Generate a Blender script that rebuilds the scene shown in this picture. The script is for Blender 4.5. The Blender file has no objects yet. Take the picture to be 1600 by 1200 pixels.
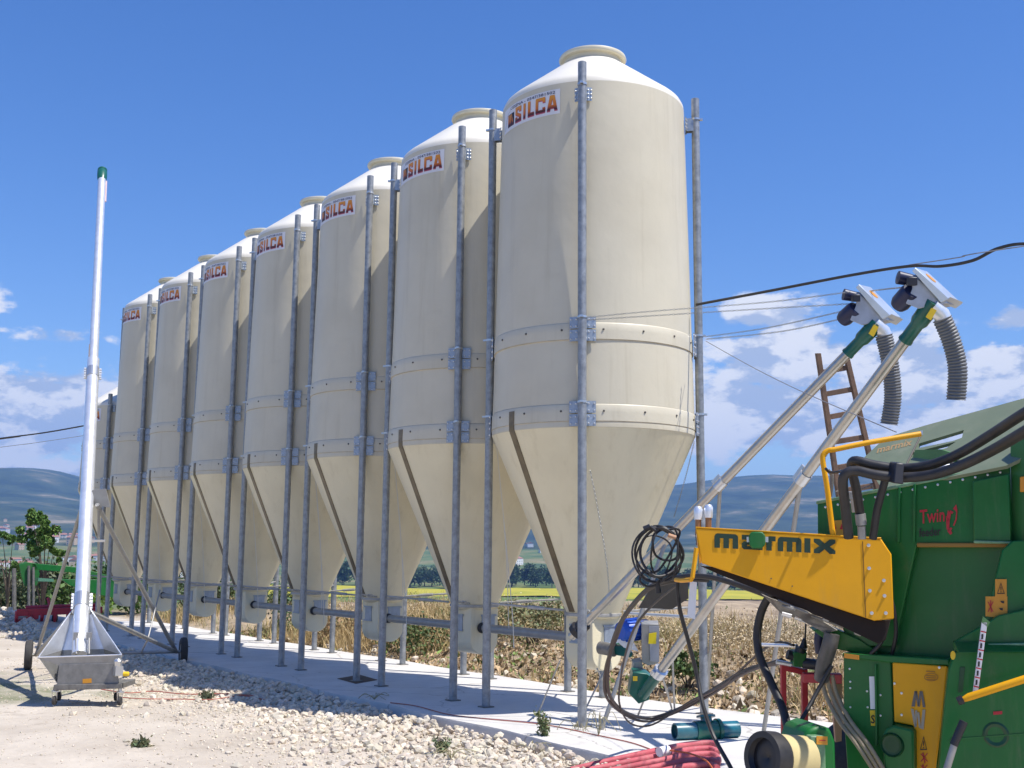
import bpy, bmesh, math, random
import numpy as np
from mathutils import Vector, Matrix
random.seed(7); RNG = np.random.default_rng(11)
SC = bpy.context.scene; COL = SC.collection

# ------------------------------------------------------------------ camera
CAM = np.array([11.1721, -9.2484, 1.8848])
FWD = np.array([-0.804968, 0.574932, 0.14656]); RGT = np.array([0.582284, 0.812934, 0.009128]); UPV = np.array([0.113896, -0.092688, 0.98916])
FPX = 1793.0669                                   # focal length in pixels of the 1600 px wide photograph
cd = bpy.data.cameras.new('camera'); cam = bpy.data.objects.new('camera', cd); COL.objects.link(cam)
cd.sensor_width = 36; cd.lens = FPX/1600*36; cd.clip_start = 0.05; cd.clip_end = 30000
M = Matrix.Identity(4)
for i in range(3):
    M[i][0] = RGT[i]; M[i][1] = UPV[i]; M[i][2] = -FWD[i]; M[i][3] = CAM[i]
cam.matrix_world = M
SC.camera = cam

# ------------------------------------------------------------------ light, sky, exposure
SUN_AZ, SUN_EL = math.radians(28), math.radians(62)
SUN = Vector((math.cos(SUN_AZ)*math.cos(SUN_EL), math.sin(SUN_AZ)*math.cos(SUN_EL), math.sin(SUN_EL)))
sd = bpy.data.lights.new('sun', 'SUN'); so = bpy.data.objects.new('sun', sd); COL.objects.link(so)
sd.energy = 5.0; sd.angle = math.radians(0.5); sd.color = (1.0, 0.955, 0.89)
so.rotation_mode = 'QUATERNION'; so.rotation_quaternion = SUN.to_track_quat('Z', 'Y'); so.location = (0, 0, 30)
vs = SC.view_settings; vs.view_transform = 'Standard'; vs.look = 'None'; vs.exposure = 0.36; vs.gamma = 1; vs.use_curve_mapping = False
SC.cycles.max_bounces = 8; SC.cycles.diffuse_bounces = 4; SC.cycles.volume_bounces = 0
W = bpy.data.worlds.new('World'); SC.world = W; W.use_nodes = True
nt = W.node_tree; nt.nodes.clear(); N = nt.nodes; L = nt.links
def mnode(tree, op, a, b=None, c=None, clamp=False):
    n = tree.nodes.new('ShaderNodeMath'); n.operation = op; n.use_clamp = clamp
    for i, v in enumerate((a, b, c)):
        if v is None: continue
        if isinstance(v, (int, float)): n.inputs[i].default_value = v
        else: tree.links.new(v, n.inputs[i])
    return n.outputs[0]
def ramp01(tree, v, lo, hi):
    n = tree.nodes.new('ShaderNodeMapRange'); n.interpolation_type = 'SMOOTHSTEP'
    tree.links.new(v, n.inputs[0]); n.inputs[1].default_value = lo; n.inputs[2].default_value = hi
    return n.outputs[0]
sky = N.new('ShaderNodeTexSky'); sky.sky_type = 'NISHITA'; sky.sun_disc = False
sky.sun_elevation = SUN_EL; sky.sun_rotation = math.radians(62); sky.altitude = 300; sky.air_density = 1.0; sky.dust_density = 0.35; sky.ozone_density = 2.6
hs = N.new('ShaderNodeHueSaturation'); hs.inputs['Hue'].default_value = 0.513; hs.inputs['Saturation'].default_value = 1.30; hs.inputs['Value'].default_value = 1.0
L.new(sky.outputs[0], hs.inputs['Color'])
bg = N.new('ShaderNodeBackground'); L.new(hs.outputs[0], bg.inputs[0]); bg.inputs[1].default_value = 0.136
tc = N.new('ShaderNodeTexCoord'); sp = N.new('ShaderNodeSeparateXYZ'); L.new(tc.outputs['Generated'], sp.inputs[0])
az = mnode(nt, 'ARCTAN2', sp.outputs[1], sp.outputs[0]); el = mnode(nt, 'ARCSINE', sp.outputs[2])
def cnoise(scale, off, rough=0.62, stretch=2.1):
    mp = N.new('ShaderNodeMapping'); L.new(tc.outputs['Generated'], mp.inputs[0]); mp.inputs['Location'].default_value = off; mp.inputs['Scale'].default_value = (1, 1, stretch)
    n = N.new('ShaderNodeTexNoise'); n.inputs['Scale'].default_value = scale; n.inputs['Detail'].default_value = 9; n.inputs['Roughness'].default_value = rough
    L.new(mp.outputs[0], n.inputs['Vector']); return n.outputs[0]
fieldsum = None
# cumulus: azimuth, elevation, half width, half height, weight (the band goes on round the whole horizon below)
CL = [(2.93,.108,.050,.030,1.25),(2.885,.118,.045,.022,.9),(2.905,.06,.05,.014,.8),(2.96,.075,.05,.03,.8),
      (2.30,.206,.034,.014,.85),(2.283,.165,.045,.024,1.15),(2.31,.122,.06,.024,1.2),(2.262,.105,.06,.016,.75),(2.34,.10,.05,.016,.75),
      (2.185,.150,.045,.026,1.15),(2.115,.142,.05,.022,1.1),(2.21,.115,.05,.016,.75),(2.095,.190,.022,.012,.7),(2.15,.10,.10,.02,.8),
      (2.907,.172,.035,.007,.55),(2.955,.195,.014,.010,.5),(2.03,.13,.06,.03,.9),(1.9,.10,.07,.03,.8),(3.05,.12,.06,.03,.8)]
for a, e, w, h, wt in CL:
    w *= 1.25; h *= 1.25; wt *= 1.3
    da = mnode(nt, 'DIVIDE', mnode(nt, 'SUBTRACT', az, a), w)
    de0 = mnode(nt, 'SUBTRACT', el, e)
    de = mnode(nt, 'DIVIDE', mnode(nt, 'MINIMUM', mnode(nt, 'MULTIPLY', de0, 1.0), mnode(nt, 'MULTIPLY', de0, 1.0)), h)
    g = mnode(nt, 'MULTIPLY', mnode(nt, 'EXPONENT', mnode(nt, 'MULTIPLY', mnode(nt, 'ADD', mnode(nt, 'MULTIPLY', da, da), mnode(nt, 'MULTIPLY', de, de)), -1.0)), wt)
    fieldsum = g if fieldsum is None else mnode(nt, 'MAXIMUM', fieldsum, g)
n1 = cnoise(19, (3.1, 1.7, 0.4), 0.6); n2 = cnoise(19, (3.12, 1.73, 0.45), 0.6); nbig = cnoise(5.0, (0.3, 5.2, 1.0), 0.5)
bd = mnode(nt, 'DIVIDE', mnode(nt, 'SUBTRACT', el, 0.10), 0.075)
band = mnode(nt, 'MULTIPLY', mnode(nt, 'EXPONENT', mnode(nt, 'MULTIPLY', mnode(nt, 'MULTIPLY', bd, bd), -1.0)), ramp01(nt, nbig, 0.47, 0.62))
# the general band fills the directions away from the clouds placed above
ca = mnode(nt, 'COSINE', mnode(nt, 'SUBTRACT', az, 2.53)); away = ramp01(nt, ca, 0.86, 0.70)
fieldsum = mnode(nt, 'MAXIMUM', fieldsum, mnode(nt, 'MULTIPLY', band, away))
dens = ramp01(nt, mnode(nt, 'ADD', fieldsum, mnode(nt, 'MULTIPLY', mnode(nt, 'SUBTRACT', n1, 0.5), 2.5)), 0.33, 0.70)
dens = mnode(nt, 'MULTIPLY', dens, ramp01(nt, fieldsum, 0.06, 0.3))
dens = mnode(nt, 'MULTIPLY', dens, 0.94)
lit = ramp01(nt, mnode(nt, 'SUBTRACT', n1, n2), -0.085, 0.075)
mx = N.new('ShaderNodeMixRGB'); L.new(lit, mx.inputs[0]); mx.inputs[1].default_value = (0.46, 0.54, 0.70, 1); mx.inputs[2].default_value = (0.92, 0.92, 0.93, 1)
bgc = N.new('ShaderNodeBackground'); L.new(mx.outputs[0], bgc.inputs[0]); bgc.inputs[1].default_value = 0.9
ms = N.new('ShaderNodeMixShader'); L.new(dens, ms.inputs[0]); L.new(bg.outputs[0], ms.inputs[1]); L.new(bgc.outputs[0], ms.inputs[2])
wo = N.new('ShaderNodeOutputWorld'); L.new(ms.outputs[0], wo.inputs[0])

# ------------------------------------------------------------------ materials
MATS = {}
def mat(name, col, rough=0.6, metal=0.0, var=0.0, vscale=4.0, bump=0.0, bscale=40.0, col2=None, spec=0.5, coat=0.0, attr=False, dirt=None, trans=0.0):
    if name in MATS: return MATS[name]
    m = bpy.data.materials.new(name); m.use_nodes = True; t = m.node_tree; b = t.nodes['Principled BSDF']
    b.inputs['Roughness'].default_value = rough; b.inputs['Metallic'].default_value = metal; b.inputs['Specular IOR Level'].default_value = spec
    b.inputs['Coat Weight'].default_value = coat
    if trans: b.inputs['Transmission Weight'].default_value = trans
    c4 = (*col, 1); b.inputs['Base Color'].default_value = c4
    co = t.nodes.new('ShaderNodeTexCoord'); out = None
    if var > 0 or col2:
        n = t.nodes.new('ShaderNodeTexNoise'); n.inputs['Scale'].default_value = vscale; n.inputs['Detail'].default_value = 7; n.inputs['Roughness'].default_value = 0.65
        t.links.new(co.outputs['Object'], n.inputs['Vector'])
        r = t.nodes.new('ShaderNodeValToRGB'); r.color_ramp.elements[0].position = 0.33; r.color_ramp.elements[1].position = 0.67
        c2 = col2 if col2 else tuple(min(1, c*(1+var)) for c in col); c1 = col if col2 else tuple(c*(1-var) for c in col)
        r.color_ramp.elements[0].color = (*c1, 1); r.color_ramp.elements[1].color = (*c2, 1)
        t.links.new(n.outputs[0], r.inputs[0]); out = r.outputs[0]
        rr = t.nodes.new('ShaderNodeMapRange'); t.links.new(n.outputs[0], rr.inputs[0]); rr.inputs[3].default_value = max(0.03, rough-0.08); rr.inputs[4].default_value = min(1, rough+0.1)
        t.links.new(rr.outputs[0], b.inputs['Roughness'])
    if attr:
        a = t.nodes.new('ShaderNodeAttribute'); a.attribute_name = 'tint'
        if out is None: out = a.outputs[0]
        else:
            mm = t.nodes.new('ShaderNodeMixRGB'); mm.blend_type = 'MULTIPLY'; mm.inputs[0].default_value = 1; t.links.new(out, mm.inputs[1]); t.links.new(a.outputs[0], mm.inputs[2]); out = mm.outputs[0]
    if dirt:
        n = t.nodes.new('ShaderNodeTexNoise'); n.inputs['Scale'].default_value = dirt[1]; n.inputs['Detail'].default_value = 10; n.inputs['Roughness'].default_value = 0.72
        t.links.new(co.outputs['Object'], n.inputs['Vector'])
        f = ramp01(t, n.outputs[0], dirt[2], dirt[3])
        mm = t.nodes.new('ShaderNodeMixRGB'); t.links.new(f, mm.inputs[0])
        if out is None: mm.inputs[1].default_value = c4
        else: t.links.new(out, mm.inputs[1])
        mm.inputs[2].default_value = (*dirt[0], 1); out = mm.outputs[0]
    if out is not None: t.links.new(out, b.inputs['Base Color'])
    if bump > 0:
        n = t.nodes.new('ShaderNodeTexNoise'); n.inputs['Scale'].default_value = bscale; n.inputs['Detail'].default_value = 6
        t.links.new(co.outputs['Object'], n.inputs['Vector'])
        bp = t.nodes.new('ShaderNodeBump'); bp.inputs['Strength'].default_value = bump; bp.inputs['Distance'].default_value = 0.02
        t.links.new(n.outputs[0], bp.inputs['Height']); t.links.new(bp.outputs[0], b.inputs['Normal'])
    MATS[name] = m; return m

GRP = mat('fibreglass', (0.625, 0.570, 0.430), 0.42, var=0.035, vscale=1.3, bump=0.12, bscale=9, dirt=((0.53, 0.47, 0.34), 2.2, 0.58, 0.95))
GRPCONE = mat('fibreglass_cone', (0.79, 0.71, 0.49), 0.42, var=0.03, vscale=1.3, bump=0.12, bscale=9, dirt=((0.68, 0.57, 0.38), 2.0, 0.58, 0.95))  # yellower and paler than the shell: bounced light is put into the colour
GRPROOF = mat('fibreglass_roof', (0.76, 0.72, 0.62), 0.4, var=0.03, vscale=2.0)
def weather(m, amount, tint=(0.62, 0.57, 0.47), blend='MULTIPLY', freq=(7, 7, 0.35)):
    # faint vertical rain streaks, different on every silo
    t = m.node_tree; b = t.nodes['Principled BSDF']; src = b.inputs['Base Color'].links[0].from_socket
    co = t.nodes.new('ShaderNodeTexCoord'); oi = t.nodes.new('ShaderNodeObjectInfo'); mp = t.nodes.new('ShaderNodeMapping'); mp.inputs['Scale'].default_value = freq
    va = t.nodes.new('ShaderNodeVectorMath'); va.operation = 'ADD'; t.links.new(co.outputs['Object'], va.inputs[0])
    cx = t.nodes.new('ShaderNodeCombineXYZ'); t.links.new(mnode(t, 'MULTIPLY', oi.outputs['Random'], 37.0), cx.inputs[0]); t.links.new(mnode(t, 'MULTIPLY', oi.outputs['Random'], 11.0), cx.inputs[2]); t.links.new(cx.outputs[0], va.inputs[1])
    t.links.new(va.outputs[0], mp.inputs[0]); n = t.nodes.new('ShaderNodeTexNoise'); n.inputs['Scale'].default_value = 1.0; n.inputs['Detail'].default_value = 8; n.inputs['Roughness'].default_value = 0.7; t.links.new(mp.outputs[0], n.inputs['Vector'])
    n2 = t.nodes.new('ShaderNodeTexNoise'); n2.inputs['Scale'].default_value = 0.9; n2.inputs['Detail'].default_value = 5; t.links.new(va.outputs[0], n2.inputs['Vector'])
    f = mnode(t, 'MULTIPLY', mnode(t, 'ADD', ramp01(t, n.outputs[0], 0.5, 0.78), mnode(t, 'MULTIPLY', ramp01(t, n2.outputs[0], 0.45, 0.7), 0.5)), amount)
    mm = t.nodes.new('ShaderNodeMixRGB'); mm.blend_type = blend; t.links.new(f, mm.inputs[0]); t.links.new(src, mm.inputs[1]); mm.inputs[2].default_value = (*tint, 1)
    t.links.new(mm.outputs[0], b.inputs['Base Color'])
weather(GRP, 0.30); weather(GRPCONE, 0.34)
weatherlater = weather
SEAM = mat('lap_edge', (0.55, 0.47, 0.33), 0.7, var=0.2, vscale=9)
STRIP = mat('sight_strip', (0.155, 0.115, 0.060), 0.35, var=0.3, vscale=7, dirt=((0.30, 0.20, 0.08), 14, 0.62, 0.8))
GALV = mat('galvanised_steel', (0.315, 0.33, 0.34), 0.45, 0.5, var=0.25, vscale=11, dirt=((0.19, 0.20, 0.21), 26, 0.5, 0.8))
GALVB = mat('bright_galvanised', (0.86, 0.87, 0.88), 0.33, 0.62, var=0.08, vscale=6, bump=0.05, bscale=14)
GALVS = mat('dull_galvanised', (0.36, 0.355, 0.335), 0.5, 0.5, var=0.12, vscale=8)
PLATE = mat('bracket_zinc', (0.36, 0.41, 0.47), 0.42, 0.5, var=0.12, vscale=22)
BOLT = mat('zinc_bolt', (0.65, 0.66, 0.66), 0.3, 0.8)
BOLTD = mat('dark_bolt', (0.10, 0.09, 0.08), 0.6, 0.3)
ROD = mat('tie_rod_steel', (0.42, 0.41, 0.38), 0.55, 0.4, var=0.2, vscale=10)
BLACK = mat('black_plastic', (0.018, 0.018, 0.022), 0.45)
RUBBER = mat('black_rubber', (0.022, 0.021, 0.022), 0.5, var=0.3, vscale=20)
WHITEP = mat('white_plastic', (0.78, 0.78, 0.76), 0.5)
STKW = mat('sticker_white', (0.74, 0.73, 0.74), 0.4)
INKB = mat('sticker_blue_ink', (0.04, 0.05, 0.12), 0.5)
INKK = mat('sticker_black_ink', (0.02, 0.015, 0.015), 0.5)
INKG = mat('dark_green_ink', (0.015, 0.045, 0.025), 0.5)
INKR = mat('red_ink', (0.45, 0.02, 0.03), 0.5)
YEL = mat('machine_yellow', (0.78, 0.37, 0.006), 0.42, var=0.05, vscale=3, spec=0.3, dirt=((0.42, 0.22, 0.03), 9, 0.62, 0.95))
LABY = mat('label_yellow', (0.78, 0.52, 0.02), 0.45)
LABO = mat('label_orange', (0.62, 0.27, 0.02), 0.45)
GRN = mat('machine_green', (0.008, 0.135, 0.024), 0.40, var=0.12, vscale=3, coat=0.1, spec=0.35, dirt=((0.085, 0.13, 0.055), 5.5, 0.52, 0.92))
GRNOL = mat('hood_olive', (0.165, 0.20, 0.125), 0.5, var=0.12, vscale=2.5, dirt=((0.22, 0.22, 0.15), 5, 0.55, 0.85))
GRNB = mat('auger_green', (0.008, 0.105, 0.072), 0.35, var=0.1, vscale=6, coat=0.2)
TEAL = mat('teal_pipe', (0.008, 0.12, 0.16), 0.32, var=0.15, vscale=6, coat=0.2)
NAVY = mat('motor_navy', (0.012, 0.017, 0.06), 0.4, var=0.2, vscale=9)
BLUE = mat('motor_blue', (0.02, 0.10, 0.48), 0.4, var=0.1, vscale=9)
HOSEG = mat('spiral_hose_grey', (0.15, 0.155, 0.16), 0.5, var=0.12, vscale=14)
REDH = mat('red_hose', (0.50, 0.085, 0.105), 0.65, var=0.2, vscale=6, bump=0.15, bscale=40, dirt=((0.50, 0.28, 0.25), 9, 0.48, 0.85))
REDP = mat('red_paint', (0.42, 0.018, 0.03), 0.45, var=0.15, vscale=8)
WOOD = mat('ladder_wood', (0.14, 0.085, 0.055), 0.75, var=0.35, vscale=10)
BEIGEH = mat('beige_hose', (0.36, 0.28, 0.17), 0.45, var=0.15, vscale=12)
CREAM = mat('cream_guard', (0.56, 0.46, 0.22), 0.45, var=0.08, vscale=6)
PINKW = mat('tan_board', (0.50, 0.31, 0.20), 0.7, var=0.15, vscale=6)
CONC = mat('concrete', (0.60, 0.575, 0.53), 0.85, var=0.10, vscale=1.1, bump=0.25, bscale=60, dirt=((0.42, 0.395, 0.35), 2.1, 0.5, 0.85))
DIRT = mat('packed_dirt', (0.36, 0.295, 0.225), 0.95, col2=(0.50, 0.43, 0.345), vscale=0.9, bump=0.7, bscale=14, dirt=((0.27, 0.215, 0.16), 6.5, 0.56, 0.85))
STONE = mat('limestone', (0.60, 0.53, 0.44), 0.9, attr=True, var=0.10, vscale=9, bump=0.3, bscale=30)
TYRE = mat('tyre_rubber', (0.045, 0.042, 0.04), 0.8, var=0.25, vscale=16)
BARK = mat('bark', (0.10, 0.075, 0.055), 0.9, var=0.3, vscale=14)
LEAF = mat('leaf', (1, 1, 1), 0.6, attr=True, spec=0.25)
STEELB = mat('dirty_steel', (0.20, 0.19, 0.17), 0.55, 0.4, var=0.3, vscale=12)
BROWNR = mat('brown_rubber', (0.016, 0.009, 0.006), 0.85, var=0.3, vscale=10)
ROPE = mat('pull_rope_fibre', (0.72, 0.69, 0.60), 0.8)

weather(GRN, 0.22, (0.23, 0.225, 0.15), 'MIX', (9, 9, 1.1)); weather(YEL, 0.20, (0.40, 0.27, 0.11), 'MIX', (8, 8, 1.3)); weather(GRNOL, 0.35, (0.36, 0.34, 0.25), 'MIX', (6, 6, 6)); weather(RUBBER, 0.18, (0.12, 0.11, 0.10), 'MIX', (5, 5, 5)); weather(TEAL, 0.30, (0.20, 0.24, 0.22), 'MIX', (8, 8, 8)); weather(REDH, 0.35, (0.50, 0.33, 0.28), 'MIX', (6, 6, 6))
def cracks(m):
    t = m.node_tree; b = t.nodes['Principled BSDF']; src = b.inputs['Base Color'].links[0].from_socket; co = t.nodes.new('ShaderNodeTexCoord')
    n = t.nodes.new('ShaderNodeTexNoise'); n.inputs['Scale'].default_value = 2.5; n.inputs['Detail'].default_value = 6; t.links.new(co.outputs['Object'], n.inputs['Vector'])
    va = t.nodes.new('ShaderNodeVectorMath'); va.operation = 'MULTIPLY_ADD'; t.links.new(n.outputs['Color'], va.inputs[0]); va.inputs[1].default_value = (0.5, 0.5, 0.0); t.links.new(co.outputs['Object'], va.inputs[2])
    v = t.nodes.new('ShaderNodeTexVoronoi'); v.feature = 'DISTANCE_TO_EDGE'; v.inputs['Scale'].default_value = 0.42; t.links.new(va.outputs[0], v.inputs['Vector'])
    f = mnode(t, 'MULTIPLY', ramp01(t, v.outputs['Distance'], 0.006, 0.001), 0.55)
    n2 = t.nodes.new('ShaderNodeTexNoise'); n2.inputs['Scale'].default_value = 7; n2.inputs['Detail'].default_value = 9; n2.inputs['Roughness'].default_value = 0.75; t.links.new(co.outputs['Object'], n2.inputs['Vector'])
    f = mnode(t, 'MAXIMUM', f, mnode(t, 'MULTIPLY', ramp01(t, n2.outputs[0], 0.58, 0.75), 0.35))
    mm = t.nodes.new('ShaderNodeMixRGB'); t.links.new(f, mm.inputs[0]); t.links.new(src, mm.inputs[1]); mm.inputs[2].default_value = (0.26, 0.235, 0.19, 1); t.links.new(mm.outputs[0], b.inputs['Base Color'])
cracks(CONC)
# ------------------------------------------------------------------ mesh helpers
def V3(a): return np.asarray(a, float)
class MB:
    def __init__(s): s.v = []; s.f = []; s.m = []
    def add(s, vs, fs, mi=0):
        o = len(s.v); s.v.extend([tuple(map(float, q)) for q in vs]); s.f.extend([tuple(i+o for i in f) for f in fs]); s.m.extend([mi]*len(fs)); return s
    def box(s, c, hx, hy, hz, ax=None, mi=0):
        c = V3(c); A = np.eye(3) if ax is None else np.array(ax, float)
        P = [c + sx*hx*A[0] + sy*hy*A[1] + sz*hz*A[2] for sx in (-1,1) for sy in (-1,1) for sz in (-1,1)]
        return s.add(P, [(0,1,3,2),(4,6,7,5),(0,4,5,1),(2,3,7,6),(0,2,6,4),(1,5,7,3)], mi)
    def tube(s, pts, r, n=10, cap=True, mi=0):
        pts = [V3(p) for p in pts]; rs = r if hasattr(r, '__len__') else [r]*len(pts)
        rings = []; up = None
        for i, p in enumerate(pts):
            t = pts[min(i+1, len(pts)-1)] - pts[max(i-1, 0)]; t = t/(np.linalg.norm(t)+1e-12)
            if up is None:
                up = np.array([0,0,1.]) if abs(t[2]) < 0.9 else np.array([1.,0,0])
            b = np.cross(t, up); b /= np.linalg.norm(b)+1e-12; up = np.cross(b, t)
            rings.append([p + rs[i]*(math.cos(2*math.pi*k/n)*b + math.sin(2*math.pi*k/n)*up) for k in range(n)])
        vs = [q for R_ in rings for q in R_]; fs = []
        for i in range(len(pts)-1):
            for k in range(n):
                k2 = (k+1) % n; fs.append((i*n+k, i*n+k2, (i+1)*n+k2, (i+1)*n+k))
        if cap: fs += [tuple(range(n))[::-1], tuple((len(pts)-1)*n+k for k in range(n))]
        return s.add(vs, fs, mi)
    def lathe(s, prof, n=64, c=(0,0,0), axis=None, a0=0.0, a1=2*math.pi, closed=True, mi=0):
        # prof: list of (r, z) along the axis
        c = V3(c)
        if axis is None: X, Y, Z = np.eye(3)
        else:
            Z = V3(axis)/np.linalg.norm(axis); X = np.cross(Z, [0,0,1.] if abs(Z[2]) < 0.9 else [1.,0,0]); X /= np.linalg.norm(X); Y = np.cross(Z, X)
        full = abs(a1-a0-2*math.pi) < 1e-6; m = n if full else n+1
        vs = []; fs = []
        for r, z in prof:
            for k in range(m):
                a = a0 + (a1-a0)*k/n; vs.append(c + r*(math.cos(a)*X + math.sin(a)*Y) + z*Z)
        for i in range(len(prof)-1):
            for k in range(n):
                k2 = (k+1) % m; fs.append((i*m+k, i*m+k2, (i+1)*m+k2, (i+1)*m+k))
        if closed and full:
            if prof[0][0] > 1e-6: fs.append(tuple(range(m))[::-1])
            if prof[-1][0] > 1e-6: fs.append(tuple((len(prof)-1)*m+k for k in range(m)))
        return s.add(vs, fs, mi)
    def prism(s, poly, d, mi=0):
        # polygon (front face) extruded by the vector d
        poly = [V3(p) for p in poly]; d = V3(d); n = len(poly)
        return s.add(poly + [p+d for p in poly], [tuple(range(n)), tuple(range(2*n-1, n-1, -1))] + [(i, i+n, (i+1) % n + n, (i+1) % n) for i in range(n)], mi)
WL = {}
def link(o, parent=None):
    COL.objects.link(o)
    if parent is not None: o.parent = parent
    return o
def obj(name, mb, m, parent=None, sharp=35, bevel=0.0, at=None, fix=True, smooth=True):
    base = V3(WL[parent.name]) if parent is not None and parent.name in WL else V3(at if at is not None else (0,0,0))
    me = bpy.data.meshes.new(name); V = np.array(mb.v) - base
    me.from_pydata(V.tolist(), [], mb.f)
    ms_ = m if isinstance(m, (list, tuple)) else [m]
    for k in ms_: me.materials.append(k)
    if len(ms_) > 1: me.polygons.foreach_set('material_index', mb.m)
    if fix:
        bm = bmesh.new(); bm.from_mesh(me); bmesh.ops.recalc_face_normals(bm, faces=bm.faces); bm.to_mesh(me); bm.free()
    if smooth:
        me.polygons.foreach_set('use_smooth', [True]*len(me.polygons)); me.set_sharp_from_angle(angle=math.radians(sharp))
    o = bpy.data.objects.new(name, me); link(o, parent)
    if parent is None: o.location = tuple(base)
    WL[o.name] = base
    if bevel:
        b = o.modifiers.new('bevel', 'BEVEL'); b.width = bevel; b.segments = 2; b.limit_method = 'ANGLE'; b.angle_limit = math.radians(40)
    return o
def tag(o, label=None, cat=None, group=None, kind=None):
    if label: o['label'] = label
    if cat: o['category'] = cat
    if group: o['group'] = group
    if kind: o['kind'] = kind
    return o
def thing(name, loc, label, cat, group=None):
    o = bpy.data.objects.new(name, None); o.empty_display_size = 0.2; COL.objects.link(o); o.location = tuple(map(float, loc)); WL[o.name] = V3(loc)
    return tag(o, label, cat, group)
def copy_tree(o, parent=None):
    c = o.copy(); COL.objects.link(c); c.parent = parent
    WL[c.name] = WL.get(o.name, np.zeros(3))
    for ch in o.children: copy_tree(ch, c)
    return c
# camera calibration: pixel of the 1600x1200 photograph -> point at a depth, on a height or on a plane
def ray(px, py): return FWD + RGT*(px-800)/FPX - UPV*(py-600)/FPX
def dep(px, py, d): return CAM + ray(px, py)*d
def onz(px, py, z=0.0):
    d = ray(px, py); return CAM + d*((z-CAM[2])/d[2])
class Plane:
    def __init__(s, a, b):     # vertical plane through two points
        a, b = V3(a), V3(b); h = (b-a)*[1,1,0]; s.x = h/np.linalg.norm(h); s.n = np.cross(s.x, [0,0,1.]); s.p = a
        if s.n @ (CAM-a) < 0: s.n = -s.n
    def __call__(s, px, py, off=0.0):
        d = ray(px, py); p = s.p + s.n*off; return CAM + d*(((p-CAM) @ s.n)/(d @ s.n))
def smooth_path(pts, k=6):
    P = [V3(p) for p in pts]; out = []
    for i in range(len(P)-1):
        p0, p1, p2, p3 = P[max(i-1,0)], P[i], P[i+1], P[min(i+2, len(P)-1)]
        for j in range(k):
            t = j/k; out.append(0.5*((2*p1)+(p2-p0)*t+(2*p0-5*p1+4*p2-p3)*t*t+(3*p1-p0-3*p2+p3)*t**3))
    out.append(P[-1]); return out
def text_geo(body, size=1.0):
    cu = bpy.data.curves.new('lettering', 'FONT'); cu.body = body; cu.size = size; cu.resolution_u = 2; cu.offset = 0.018*size
    o = bpy.data.objects.new('lettering', cu); COL.objects.link(o)
    me = bpy.data.meshes.new_from_object(o.evaluated_get(bpy.context.evaluated_depsgraph_get()))
    v = [tuple(q.co) for q in me.vertices]; f = [tuple(p.vertices) for p in me.polygons]
    bpy.data.objects.remove(o); bpy.data.curves.remove(cu); bpy.data.meshes.remove(me)
    return np.array(v), f
def grid_noise(x, y, f, seed=0, octs=4):
    out = 0; amp = 1; tot = 0; r = np.random.default_rng(seed)
    for o in range(octs):
        for _ in range(4):
            a = r.uniform(0, 2*math.pi); ph = r.uniform(0, 6.28); k = f*r.uniform(0.7, 1.4)
            out = out + amp*np.sin(k*(x*math.cos(a)+y*math.sin(a)) + ph + 1.3*np.sin(0.6*k*(y*math.cos(a)-x*math.sin(a))+ph*1.7))
            tot += amp
        f *= 2.1; amp *= 0.5
    return out/tot*1.6
def sstep(a, b, x):
    t = np.clip((x-a)/(b-a), 0, 1); return t*t*(3-2*t)
# ------------------------------------------------------------------ terrain
YARD = -0.12
def height(x, y):
    x = np.asarray(x, float); y = np.asarray(y, float); r = np.hypot(x+2, y+3)
    z = YARD + 0.030*grid_noise(x, y, 0.9, 1) + 0.014*grid_noise(x, y, 4.5, 2, 3)
    # rough bank behind the slab
    b = sstep(1.45, 4.6, y) * (0.46 + 0.22*grid_noise(x, y, 0.5, 3)) * sstep(-34, -14, x)
    z = z + b + sstep(1.4, 2.6, y)*0.06*grid_noise(x, y, 3.0, 4)
    # rubble ridge beyond the left end of the yard
    z = z + 0.30*np.exp(-((np.hypot(x-11, y+9)-33)/2.6)**2)*sstep(2.5, -3, y)*(1+0.5*grid_noise(x, y, 1.2, 8))
    fx = sstep(34, 190, np.hypot(x-8, y+8)); z = z*(1-fx) - 27*fx*(0.9 + 0.1*grid_noise(x, y, 0.02, 5))
    z = z - sstep(250, 900, r)*6
    # foothills and mountains
    azm = np.arctan2(y, x)
    z = z + 70*sstep(1500, 3300, r)*(0.75+0.5*grid_noise(x, y, 0.0016, 12, 3))
    ridge = 1 + 0.13*grid_noise(azm*10, azm*3, 1.0, 6, 3)
    ridge = ridge + 0.10*np.exp(-((azm-2.915)/0.045)**2) - 0.10*np.exp(-((azm-2.86)/0.03)**2)
    z = z + 372*ridge*sstep(2700, 6500, r)**1.15*(1+0.20*grid_noise(x, y, 0.0028, 7, 4)*sstep(6600, 3600, r)) - 260*sstep(6900, 9000, r)
    return z
NAZ = 640
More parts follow.
